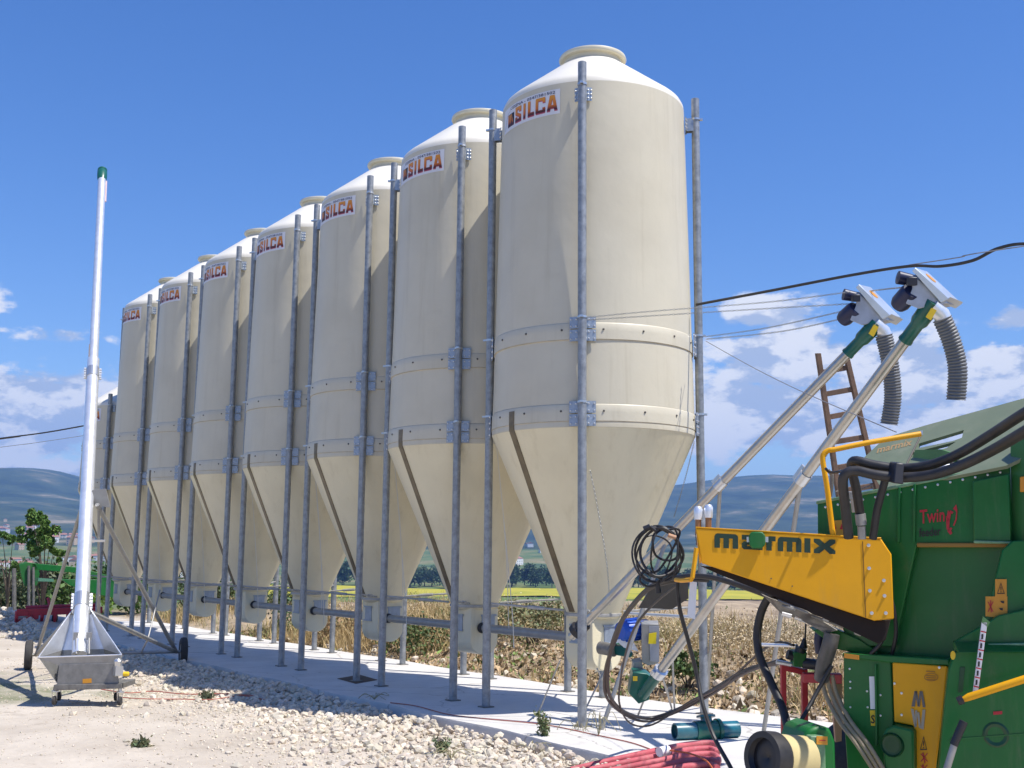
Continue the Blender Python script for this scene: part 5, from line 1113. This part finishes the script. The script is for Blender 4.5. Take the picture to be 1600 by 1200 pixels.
# hook with hanging cable coil
hk = obj('cable_hook', MB().tube([YP(1088,856,.06),YP(1085,880,.06),YP(1082,902,.06),YP(1080,906,.05),YP(1064,907,-.1),YP(1056,906,-.2)],0.013,8), YEL, wg)
obj('white_strip', MB().prism([YP(1078,908,-.1),YP(1089,910,-.1),YP(1086,968,-.1),YP(1074,962,-.1)], -YP.n*0.012), WHITEP, wg)
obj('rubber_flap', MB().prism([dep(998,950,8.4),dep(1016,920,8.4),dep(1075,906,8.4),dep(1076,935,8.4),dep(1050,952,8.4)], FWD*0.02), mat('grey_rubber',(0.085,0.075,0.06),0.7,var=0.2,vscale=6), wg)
for px, py in ((1091,800),(1107,797)):
    p = YP(px,py+34,-.05); q_ = YP(px,py-6,-.05); obj('grease_stem', MB().tube([p,p*.45+q_*.55],0.018,10), mat('copper_stem',(0.32,0.17,0.08),0.4,0.5), wg); obj('bright_cap', MB().lathe([(0.0,0),(0.024,0),(0.026,.03),(0.026,.06),(0.018,.075),(0.0,.078)],14,p*.45+q_*.55,q_-p), GALVB, wg)
# yellow hand rail
hr0 = [YP(1302,840,-.02),YP(1297,800,-.02),YP(1292,760,-.02),YP(1286,722,-.02),YP(1287,710,-.02),YP(1294,704,-.02),YP(1306,702,-.02),YP(1360,691,-.05),YP(1438,678,-.12)]
obj('hand_rail', MB().tube(smooth_path(hr0,6),0.0155,14), YEL, wg)
obj('rail_end', MB().box(YP(1440,676,-.12),0.006,0.006,0.012,[YP.x,YP.n,[0,0,1]]), BOLT, wg)
# hydraulic hoses
def hose(name, pts, r, m=RUBBER, parent=wg, k=7, n=14): return obj(name, MB().tube(smooth_path([dep(*p) for p in pts],k), r, n), m, parent)
hose('hydraulic_hose', [(1660,612,4.9),(1600,646,5.2),(1550,678,5.55),(1500,708,5.8),(1455,726,5.95),(1410,732,6.05),(1368,727,6.1),(1340,720,6.15),(1331,723,6.2),(1331,735,6.22),(1338,765,6.25),(1344,805,6.3)], 0.0255)
hose('hydraulic_hose', [(1660,640,4.85),(1600,675,5.15),(1550,704,5.5),(1500,728,5.75),(1455,742,5.9),(1410,746,6.0),(1368,742,6.05),(1340,736,6.1),(1323,739,6.12),(1317,752,6.14),(1320,785,6.2),(1326,840,6.25)], 0.0265)
hose('hydraulic_hose', [(1386,740,6.2),(1378,768,6.22),(1370,800,6.25),(1364,842,6.28)], 0.021)
hose('thin_hose', [(1290,732,6.5),(1298,738,6.5),(1320,735,6.3),(1332,727,6.2)], 0.008)
obj('hose_strap', MB().prism([dep(1400,723,5.97),dep(1413,724,5.97),dep(1412,757,5.93),dep(1396,755,5.93)], FWD*0.10), BLACK, wg, bevel=.006)
fm = MB().tube([dep(1344,803,6.28),dep(1346,820,6.28)],0.029,12).tube([dep(1346,822,6.28),dep(1347,842,6.28)],0.022,8); obj('hose_fitting', fm, GALVS, wg)
fm = MB().tube([dep(1333,772,6.5),dep(1336,800,6.5)],0.018,8).box(dep(1334,774,6.45),0.03,0.02,0.02,[RGT,FWD,UPV]); obj('hose_fitting', fm, GALVS, wg)
rl = MB().tube([dep(1306,772,6.7),dep(1306,768,6.7),dep(1320,766,6.7),dep(1320,770,6.7)],0.004,6).tube([dep(1346,764,6.6),dep(1363,758,6.6),dep(1365,765,6.6)],0.005,6); obj('wire_handle', rl, STEELB, wg)
obj('air_stem', MB().tube(smooth_path([dep(1297,776,6.75),dep(1300,745,6.75),dep(1294,735,6.75)],5),0.012,8), STEELB, wg)
jk = MB()
rj = random.Random(4)
for k in range(16): jk.box(dep(1480+k*3.2+rj.uniform(-3,3), 736-k*1.4+rj.uniform(-6,5), 6.05-k*0.01), 0.006+rj.random()*0.012, 0.012, 0.005+rj.random()*0.012, [RGT,FWD,UPV])
obj('valve_fittings', jk, STEELB, wg, smooth=False)
obj('valve_body', MB().box(dep(1470,731,6.12),0.07,0.02,0.012,[RGT*.96+UPV*.25,FWD,UPV*.96-RGT*.25]), GALVB, wg, bevel=.004)
# lower front: column, yellow panel with emblem, cover and housing
LP = Plane(dep(1325,1100,6.55), dep(1480,1100,6.25))
co_ = poly('frame_column', LP, [(1318,1022),(1392,1032),(1396,1130),(1400,1230),(1326,1230),(1318,1120)], 0.30, GRN)
poly('column_cap', LP, [(1316,1020),(1482,1030),(1484,1040),(1394,1036),(1316,1026)], 0.35, GRN, off=.03)
poly('amber_marker', LP, [(1319,1021),(1342,1024),(1342,1031),(1319,1028)], 0.01, mat('amber_reflector',(0.75,0.30,0.02)), co_, off=.034, bevel=0)
bo = MB()
for px, py in ((1328,1045),(1329,1065),(1329,1075),(1329,1105),(1355,1080),(1356,1105),(1376,1086),(1376,1118)): bo.lathe([(0.006,0),(0.006,.006),(0.0,.007)],8,LP(px,py,.0),LP.n)
obj('column_bolts', bo, BOLT, co_)
poly('column_angle', LP, [(1366,1038),(1369,1038),(1371,1165),(1368,1165)], 0.02, GRN, co_, off=.03, bevel=.002)
lb_ = poly('serial_strip', LP, [(1358,1057),(1366,1057),(1368,1108),(1360,1108)], 0.004, WHITEP, co_, off=.006, bevel=0)
text_on('serial_print', LP, 'NIN', 1362, 1100, 1365, 1068, 0.001, INKK, lb_, off=.011) if False else None
lb_ = poly('number_label', LP, [(1359,1110),(1368,1110),(1368,1134),(1361,1134)], 0.004, LABY, co_, off=.006, bevel=0); text_on('number', LP, 'S', 1360.5, 1130, 1367, 1130, 18, INKK, lb_, off=.012)
yp_ = poly('yellow_panel', LP, [(1394,1035),(1480,1041),(1474,1100),(1458,1230),(1427,1230),(1427,1134),(1397,1128)], 0.02, YEL, off=.035)
bo = MB()
for px, py in ((1398,1068),(1409,1083),(1409,1117),(1468,1043)): bo.lathe([(0.007,0),(0.007,.006),(0.0,.007)],8,LP(px,py,.035),LP.n)
obj('panel_bolts', bo, BOLT, yp_)
lt = MB(); LO = .041
def lpoly(p, mb): mb.add([LP(x,y,LO) for x,y in p], [tuple(range(len(p)))])
def em_pt(u, v): return (1423+u*23+v*0.0, 1080+v*60)
for p in ([(0.05,.40),(.25,0),(.42,0),(.28,.40)],[(.30,.0),(.42,0),(.58,.36),(.46,.40)],[(.48,.40),(.60,0),(.72,0),(.62,.40)],[(.66,0),(.80,0),(1.0,.42),(.82,.42)]): lpoly([em_pt(*q) for q in p], lt)
obj('emblem_upper', lt, mat('emblem_grey',(0.13,0.12,0.11),0.4), yp_, smooth=False); lt = MB()
for p in ([(0.0,.45),(.2,.47),(.40,.92),(.26,.94)],[(.30,.5),(.44,.5),(.40,.92),(.30,.88)],[(.40,.55),(.58,.55),(.70,.97),(.56,.95)],[(.80,.48),(1.0,.48),(.88,1.0),(.68,.97)]): lpoly([em_pt(*q) for q in p], lt)
obj('emblem_lower', lt, mat('emblem_pale',(0.36,0.32,0.24),0.4), yp_, smooth=False)
ov = MB(); 
for k in range(20):
    a0_, a1_ = k*math.pi/10, (k+1)*math.pi/10
    ov.add([LP(1455+11*math.cos(a0_),1058+6.5*math.sin(a0_),LO),LP(1455+11*math.cos(a1_),1058+6.5*math.sin(a1_),LO),LP(1455+10*math.cos(a1_),1058+5.5*math.sin(a1_),LO),LP(1455+10*math.cos(a0_),1058+5.5*math.sin(a0_),LO)],[(0,1,2,3)])
for y_ in (1055,1058,1061): ov.add([LP(1447,y_,LO),LP(1463,y_+.8,LO),LP(1463,y_+2,LO),LP(1447,y_+1.2,LO)],[(0,1,2,3)])
ov.add([LP(1447,1048,LO),LP(1461,1049,LO),LP(1461,1050.4,LO),LP(1447,1049.6,LO)],[(0,1,2,3)])
obj('oval_mark', ov, mat('faint_ink',(0.40,0.17,0.02),0.5), yp_, smooth=False)
def triangle_mark(P, c, w, h_, off, parent, m=INKK):
    x, y = c; mb = MB()
    O = [(x-w/2,y+h_/2),(x+w/2,y+h_/2),(x,y-h_/2)]; cx, cy = x, y+h_/6; I = [(cx+(p-cx)*.78, cy+(q-cy)*.78) for p,q in O]
    for i in range(3): mb.add([P(*O[i],off),P(*O[(i+1)%3],off),P(*I[(i+1)%3],off),P(*I[i],off)],[(0,1,2,3)])
    mb.add([P(x-.8,y-h_*.12,off),P(x+.8,y-h_*.12,off),P(x+.5,y+h_*.2,off),P(x-.5,y+h_*.2,off)],[(0,1,2,3)]); mb.add([P(x-.7,y+h_*.27,off),P(x+.7,y+h_*.27,off),P(x+.7,y+h_*.37,off),P(x-.7,y+h_*.37,off)],[(0,1,2,3)])
    return obj('warning_triangle', mb, m, parent, smooth=False)
triangle_mark(LP, (1443,1161), 11, 22, LO, yp_)
pg = MB()
for k in range(2):
    for p, q in (((1438,1178),(1448,1190)),((1448,1177),(1438,1190)),((1441,1176),(1444,1193))):
        pg.add([LP(p[0],p[1]+k*18,LO),LP(p[0]+2,p[1]+k*18,LO),LP(q[0]+2,q[1]+k*18,LO),LP(q[0],q[1]+k*18,LO)],[(0,1,2,3)])
obj('red_pictogram', pg, INKR, yp_, smooth=False)
gc = LP(1402,1165,.10)
cv = obj('gear_cover', MB().prism([LP(1378,1150,.10),LP(1384,1138,.10),LP(1396,1133,.10),LP(1424,1139,.10),LP(1427,1145,.10),LP(1428,1230,.10),LP(1382,1230,.10)], -LP.n*0.12), GRN, wg, bevel=.014)
obj('cover_opening', MB().lathe([(0.035,0.002),(0.052,0.004),(0.060,0.016),(0.066,0.002)],24,LP(1394,1164,.10),LP.n,closed=False).lathe([(0,0.001),(0.04,0.003)],24,LP(1394,1164,.10),LP.n), mat('dark_green',(0.008,0.06,0.018),0.35), cv)
# lower tub with ledge, gauge, yellow bar and lever
TB = Plane(dep(1490,1080,6.02), dep(1640,1080,5.90))
tb_ = poly('tub_panel', TB, [(1482,1050),(1492,1018),(1700,1018),(1700,1260),(1462,1260),(1476,1100)], 0.08, GRN)
lg_ = MB().prism([TB(1490,1003,.0),TB(1497,1020,.07),TB(1700,1018,.07),TB(1700,1008,.0)], -TB.n*0.08); obj('tub_ledge', lg_, GRN, tb_, bevel=.006)
poly('tub_upper', TB, [(1490,1003),(1538,976),(1560,962),(1700,930),(1700,1018),(1492,1020)], 0.05, GRN, off=-.03)
TU = Plane(TB(1490,900,-.08), TB(1640,900,-.08))
poly('bay_wall', TU, [(1538,980),(1566,860),(1583,845),(1720,840),(1720,1010),(1538,1010)], 0.05, GRN)
poly('ledge_trim', TB, [(1543,1006),(1700,1002),(1700,1012),(1548,1011)], 0.02, mat('worn_lit_green',(0.16,0.30,0.16)), off=.02)
poly('round_label', TB, [(1489+4*math.cos(q),1024+7*math.sin(q)) for q in np.linspace(0,6.28,15)[:-1]], 0.004, LABY, tb_, off=.012, bevel=0)
l1 = poly('warning_label', TU, [(1555,905),(1573,905),(1573,932),(1555,932)], 0.004, LABO, off=.012, bevel=0); triangle_mark(TU,(1564,919),12,18,.018,l1)
l2 = poly('warning_label', TU, [(1540,932),(1574,932),(1574,958),(1562,965),(1540,963)], 0.004, LABO, off=.010, bevel=0)
pg = MB()
for p, q in (((1543,940),(1551,956)),((1551,940),(1543,956)),((1547,938),(1548,957))): pg.add([TU(*p,.017),TU(p[0]+1.6,p[1],.017),TU(q[0]+1.6,q[1],.017),TU(*q,.017)],[(0,1,2,3)])
obj('pictogram', pg, INKR, l2, smooth=False)
pg = MB()
for x,y in ((1566,941),(1564,952)): pg.add([TU(x-3,y-2,.017),TU(x+3,y-2,.017),TU(x+3,y+2,.017),TU(x-1,y+1,.017)],[(0,1,2,3)])
obj('pictogram', pg, INKK, l2, smooth=False)
ga = obj('gauge_ruler', MB().prism([TB(1534,972,.12),TB(1543,972,.12),TB(1528,1084,.12),TB(1520,1082,.12)], -TB.n*0.015), mat('ruler_white',(0.66,0.66,0.68),0.5,dirt=((0.35,0.35,0.36),30,0.55,0.8)), wg, bevel=.002)
tk = MB()
for k in range(7):
    f_ = 0.12+k*0.13; x0_, y0_ = 1534+(1520-1534)*f_, 972+110*f_; tk.add([TB(x0_,y0_,.122),TB(x0_+8.5,y0_+2,.122),TB(x0_+8.5,y0_+4,.122),TB(x0_,y0_+2,.122)],[(0,1,2,3)])
obj('ruler_ticks', tk, INKR, ga, smooth=False)
ga2 = MB()
for k in range(6):
    f_ = 0.17+k*0.13; x0_, y0_ = 1534+(1520-1534)*f_, 972+110*f_; ga2.add([TB(x0_+2,y0_,.122),TB(x0_+5,y0_,.122),TB(x0_+4.5,y0_+8,.122),TB(x0_+1.5,y0_+8,.122)],[(0,1,2,3)])
obj('ruler_numbers', ga2, INKK, ga, smooth=False)
obj('gauge_tip', MB().prism([TB(1536,963,.12),TB(1547,972,.12),TB(1543,980,.12),TB(1534,973,.12)], -TB.n*0.03), mat('light_green',(0.09,0.22,0.07)), ga)
obj('yellow_bar', MB().tube([TB(1503,1094,.16),TB(1514,1089,.16),TB(1660,1042,.16)],[0.012,0.019,0.019],14), YEL, wg)
obj('bar_end', MB().lathe([(0.0,0),(0.02,0),(0.022,.01),(0.022,.03),(0.0,.032)],14,TB(1496,1096,.16),TB(1514,1089,.16)-TB(1496,1096,.16)), BLACK, wg)
lv = obj('control_lever', MB().tube([TB(1475,1215,.20),TB(1492,1160,.20)],0.0175,12), GALVS, wg); obj('lever_grip', MB().tube([TB(1490,1164,.20),TB(1506,1127,.20)],0.021,12), BLACK, lv)
obj('tub_slot', MB().lathe([(0.040,0.001),(0.055,0.006),(0.065,0.001)],24,TB(1556,1148,.0),TB.n,closed=False), mat('dark_green',(0.008,0.06,0.018)), tb_)
poly('red_tag', TB, [(1552,1112),(1566,1111),(1566,1116),(1552,1117)], 0.003, INKR, tb_, off=.006, bevel=0)
poly('handle_slot', TB, [(1500,1042),(1508,1042),(1504,1082),(1497,1082)], 0.004, mat('dark_green',(0.008,0.06,0.018)), tb_, off=.005, bevel=.002)
# drive shaft guard and gear housing
s0, s1 = dep(1197,1184,5.95), dep(1300,1190,6.2); sax = (s1-s0)/np.linalg.norm(s1-s0)
obj('guard_rubber', MB().lathe([(0.10,-.03),(0.132,-.03),(0.135,.0),(0.135,.055),(0.122,.07),(0.12,.10)],32,s0,sax,closed=False), RUBBER, wg)
obj('guard_inside', MB().lathe([(0.0,.02),(0.05,.0),(0.10,.01),(0.126,-.028)],32,s0,sax,closed=False), BLACK, wg)
obj('shaft_guard', MB().lathe([(0.112,.07),(0.124,.074),(0.124,.27),(0.110,.285),(0.05,.285)],32,s0,sax,closed=False), CREAM, wg)
obj('guard_latch', MB().box(s0+sax*0.17-FWD*0.122,0.012,0.006,0.02,[RGT,FWD,UPV]), BLACK, wg)
GP = Plane(dep(1250,1150,6.1), dep(1400,1150,6.2))
gh = poly('gear_housing', GP, [(1252,1165),(1262,1140),(1280,1133),(1298,1138),(1306,1158),(1309,1260),(1252,1260)], 0.30, GRN, bevel=.02)
poly('housing_face', GP, [(1266,1150),(1290,1150),(1292,1260),(1266,1260)], 0.06, mat('worn_lit_green',(0.16,0.30,0.16)), gh, off=.05, bevel=.008)  # paler green here paints the lit strip on the housing
hl_ = poly('housing_label', GP, [(1276,1150),(1293,1151),(1293,1164),(1276,1163)], 0.004, LABO, gh, off=.058, bevel=0)
obj('housing_print', MB().add([GP(1280,1156,.061),GP(1290,1156.5,.061),GP(1290,1158,.061),GP(1280,1157.5,.061)],[(0,1,2,3)]), INKR, hl_, smooth=False)
0 and obj('front_shaft', MB().tube([s0-sax*0.32, s0+sax*0.1],0.03,14).lathe([(0.05,-.2),(0.06,-.18),(0.06,-.1),(0.05,-.08)],16,s0,sax), STEELB, wg)
# red stand with valve block in front
st_ = 7.15
bar2 = lambda name, a_, b_, w_, m=REDP: obj(name, MB().prism([dep(a_[0]-w_,a_[1],st_),dep(a_[0]+w_,a_[1],st_),dep(b_[0]+w_,b_[1],st_),dep(b_[0]-w_,b_[1],st_)], FWD*0.04), m, wg, bevel=.004)
bar2('stand_post',(1225,1040),(1226,1165),4); bar2('stand_post',(1258,1046),(1259,1165),4.5)
obj('stand_rail', MB().prism([dep(1221,1038,st_-.01),dep(1256,1046,st_-.01),dep(1256,1055,st_-.01),dep(1221,1047,st_-.01)], FWD*0.05), REDP, wg, bevel=.004)
obj('stand_rail', MB().prism([dep(1256,1053,7.0),dep(1316,1054,6.8),dep(1316,1069,6.8),dep(1256,1067,7.0)], FWD*0.05), REDP, wg, bevel=.004)
obj('stand_foot', MB().prism([dep(1236,1128,7.2),dep(1262,1140,7.2),dep(1262,1150,7.2),dep(1236,1140,7.2)], FWD*0.05), REDP, wg, bevel=.004)
vb = obj('valve_block', MB().prism([dep(1239,1019,7.05),dep(1262,1020,7.05),dep(1260,1028,7.05),(dep(1254,1043,7.05)),dep(1240,1042,7.05)], FWD*0.09), GRN, wg, bevel=.006)
vk = MB().tube([dep(1230,1022,7.08),dep(1242,1026,7.08)],0.03,12).tube([dep(1256,1036,7.08),dep(1285,1040,7.0)],0.034,14).tube([dep(1252,1012,7.08),dep(1250,1019,7.08)],0.035,12).tube([dep(1259,975,7.08),dep(1258,1000,7.08)],0.006,6).tube([dep(1257,998,7.08),dep(1255,1012,7.08)],[0.01,0.026],10)
obj('valve_spool', vk, BLACK, vb)
vk = MB().tube([dep(1213,1034,7.1),dep(1236,1038,7.1)],0.014,8).tube([dep(1190,1007,7.4),dep(1245,1009,7.1)],0.011,8); obj('valve_pipe', vk, GALVB, vb)
# conveyor link plate under the arm
lk = obj('link_plate', MB().prism([dep(1190,928,6.75),dep(1205,935,6.75),dep(1262,955,6.7),dep(1310,985,6.6),dep(1290,990,6.6),dep(1250,968,6.7),dep(1222,960,6.75)], FWD*0.03), STEELB, wg, bevel=.004)
nb = MB()
for a_, b_ in (((1222,959),(1237,963)),((1242,964),(1262,971)),((1267,972),(1285,979))): nb.tube([dep(*a_,6.72),dep(*b_,6.70)],0.013,10)
obj('link_pins', nb, GALVB, lk)
obj('lower_shield', MB().prism([dep(1270,985,6.7),dep(1300,980,6.65),dep(1345,1000,6.6),dep(1372,1018,6.55),dep(1370,1028,6.55),dep(1310,1015,6.65)], FWD*0.10), GRN, wg, bevel=.008)
hose('grey_hose', [(1300,990,6.6),(1296,1010,6.6),(1288,1035,6.65),(1284,1060,6.7)], 0.045, mat('smoke_grey_hose',(0.10,0.095,0.09),0.35,var=0.3,vscale=9))
hose('grey_hose', [(1282,985,6.75),(1280,1002,6.75),(1282,1020,6.75)], 0.03, NAVY)
for k in range(3):
    hose('beige_hose', [(1284+8*k,1055,6.72-.02*k),(1290+9*k,1085,6.68-.02*k),(1310+9*k,1125,6.55-.02*k),(1340+9*k,1165,6.4-.02*k),(1372+8*k,1215,6.3-.02*k)], 0.0125, BEIGEH)
obj('tan_board', MB().prism([dep(1299,1068,6.9),dep(1316,1068,6.9),dep(1315,1158,6.9),dep(1306,1160,6.9)], FWD*0.03), PINKW, wg)
hose('thick_hose', [(1222,915,6.8),(1204,930,6.85),(1190,955,6.9),(1183,990,6.9),(1187,1025,6.85),(1204,1065,6.75),(1222,1105,6.65),(1232,1145,6.5),(1232,1180,6.3)], 0.0245)
hose('dark_hose', [(1300,1040,6.6),(1280,1075,6.6),(1255,1120,6.5),(1225,1165,6.35),(1190,1195,6.2),(1150,1215,6.1)], 0.012)
# chassis and wheels beyond the frame so that the wagon stands on the ground
ch = MB().prism([FW(1335,1190,-.1),FW(1575,1190,-.1),FW(1575,1260,-.1),FW(1335,1260,-.1)], -FW.n*2.6); obj('chassis', ch, GRN, wg, bevel=.01)
wc = FW(1570,1150,-1.5); wc = wc + FW.x*np.sign(FW.x @ RGT)*0.0
for sd in (0.0, -1.0):
    c_ = np.array([*(FW(1500,1150,-1.5)+FW.x*(np.sign(FW.x@RGT)*(0.45+sd*1.2)))[:2], YARD+0.42]); wv = obj('wheel', MB().lathe([(0.2,-.13),(0.38,-.14),(0.42,-.1),(0.425,0),(0.42,.1),(0.38,.14),(0.2,.13)],32,c_,FW.x,closed=False), TYRE, wg); obj('rim', MB().lathe([(0,-.05),(0.1,-.06),(0.21,-.12),(0.21,.12),(0.1,.06),(0,.05)],24,c_,FW.x), YEL, wv)
jl = np.array([*FW(1330,1150,.1)[:2],YARD]); obj('parking_jack', MB().tube([jl, jl+[0,0,0.75]],0.035,12).lathe([(0.10,0),(0.10,.015),(0.03,.03)],16,jl), STEELB, wg)
# hydraulic lines and cables hanging from the arm
def line(name, pts, r, m, label, cat): return tag(obj(name, MB().tube(smooth_path([dep(*p) for p in pts],8),r,8), m, at=dep(*pts[0])), label, cat)
LH = [(1300,965,6.7),(1230,942,6.8),(1165,918,7.0),(1110,902,7.2),(1062,902,7.4),(1020,915,7.7),(985,950,8.2),(962,990,8.8),(950,1040,9.4),(952,1085,10.0),(975,1112,10.7),(1015,1122,11.2),(1060,1108,11.0),(1110,1080,10.4),(1165,1048,8.6),(1225,1034,7.2)]
line('hydraulic_line', LH, 0.0175, RUBBER, 'thick black hydraulic line arching from the yellow arm down to the slab', 'hose')
line('hydraulic_line', [(x-4+6*(i%3==1),y+5-(8 if i > 11 else 0),d+.05) for i,(x,y,d) in enumerate(LH[3:])], 0.0125, RUBBER, 'thinner black hydraulic line looping beside the thick one', 'hose')
line('hydraulic_line', [(1060,912,7.5),(1020,945,8.0),(992,980,8.4),(978,1020,9.0),(970,1060,9.8),(968,1100,10.4),(985,1130,10.9),(1020,1132,11.2),(1080,1095,10.6),(1130,1070,9.6),(1200,1010,7.6),(1240,1008,7.1)], 0.009, RUBBER, 'thin black line crossing in front of the motor to the valve block', 'hose')
line('black_cable', [(1058,905,7.4),(1062,950,7.4),(1075,1000,7.4),(1088,1050,7.4),(1098,1100,7.3),(1115,1150,7.2),(1142,1200,7.0),(1160,1240,6.9)], 0.0135, RUBBER, 'long black cable hanging straight down from the hook past the teal coupling', 'cable')
cc = thing('cable_coil', dep(1030,905,7.35), 'coil of black cable hung at the end of the yellow arm', 'cable coil')
for k, (cx, cy, rx, ry, th, dd) in enumerate(((1026,868,38,44,0.0065,7.3),(1034,864,32,38,0.009,7.28),(1028,862,34,38,0.0085,7.33),(1022,870,27,36,0.006,7.35),(1038,866,22,40,0.0065,7.27),(1040,850,22,26,0.008,7.31))):
    P_ = [dep(cx+rx*math.cos(a_)+2*math.sin(3*a_+k), cy+ry*math.sin(a_)+2.5*math.cos(2*a_+k), dd+.03*math.sin(2*a_+k)) for a_ in np.linspace(0.2*k,0.2*k+6.283,37)]
    obj('turn', MB().tube(P_, th, 7), RUBBER, cc)
obj('turn', MB().tube(smooth_path([dep(1008,832,7.3),dep(1018,824,7.28),dep(1040,828,7.27),(dep(1058,826,7.26)),dep(1060,840,7.28),dep(1030,890,7.3),dep(1008,892,7.3),dep(1000,908,7.3),dep(1020,916,7.3),dep(1060,890,7.28)],7),0.0075,7), RUBBER, cc)
obj('plug', MB().tube([dep(1006,827,7.27),dep(1016,823,7.27)],0.02,10).tube([dep(1016,823,7.27),dep(1026,830,7.27)],0.012,8), BLACK, cc)
obj('plug', MB().tube([dep(1027,908,7.3),dep(1029,926,7.3)],[0.012,0.02],10), BLACK, cc)
obj('tie', MB().tube([dep(1044,836,7.24),dep(1056,840,7.24)],0.013,8), mat('tan_tie',(0.5,0.28,0.16),0.6), cc)

for o in bpy.data.objects:
    if o.parent is not None and o.type == 'MESH' and any(k in o.name for k in ('bolts','telephone','fittings','_marks','ticks','numbers','screws','print','valve_spool','link_pins')): o['kind'] = 'stuff'

rv = MB()
for k in range(15):
    x = 1290+k*19.5; y = 792-(x-1277)*0.2; rv.lathe([(0.007,0),(0.007,.005),(0.0,.006)],8,FW(x,y+3,.001),FW.n)
obj('rim_bolts', rv, BOLT, wg)['kind'] = 'stuff'
for x in (1404,1428): obj('wall_rib', MB().prism([FW(x,762-(x-1404)*.2,.0),FW(x+4,761-(x-1404)*.2,.0),FW(x+3,848,.0),FW(x-1,848,.0)], FW.n*0.018), GRN, fw_, bevel=.003)
for y in (1052,1094,1136): obj('tub_seam', MB().prism([TB(1484,y+60,.001),TB(1700,y+44,.001),TB(1700,y+46,.001),TB(1484,y+62.5,.001)], TB.n*.004), GRN, tb_, bevel=.001) if y == 1094 else None
for pts in ([(1372,905,6.5),(1392,935,6.45),(1400,985,6.45),(1392,1030,6.5)], [(1382,985,6.48),(1376,1005,6.48),(1360,1022,6.5)]):
    hose('black_pipe', pts, 0.011)
for a_, b_ in (((1215,938),(1262,958)),((1268,962),(1318,980)),((1222,946),(1240,953))):
    obj('skirt_bracket', MB().tube([dep(*a_,6.5),dep(*b_,6.46)],0.008,8), STEELB, wg)
for px, py in ((1238,950),(1290,968),(1340,990)):
    obj('skirt_clip', MB().box(dep(px,py,6.48),0.018,0.01,0.009,[RGT*.93-UPV*.36,FWD,UPV*.93+RGT*.36]), GALVS, wg, bevel=.002)
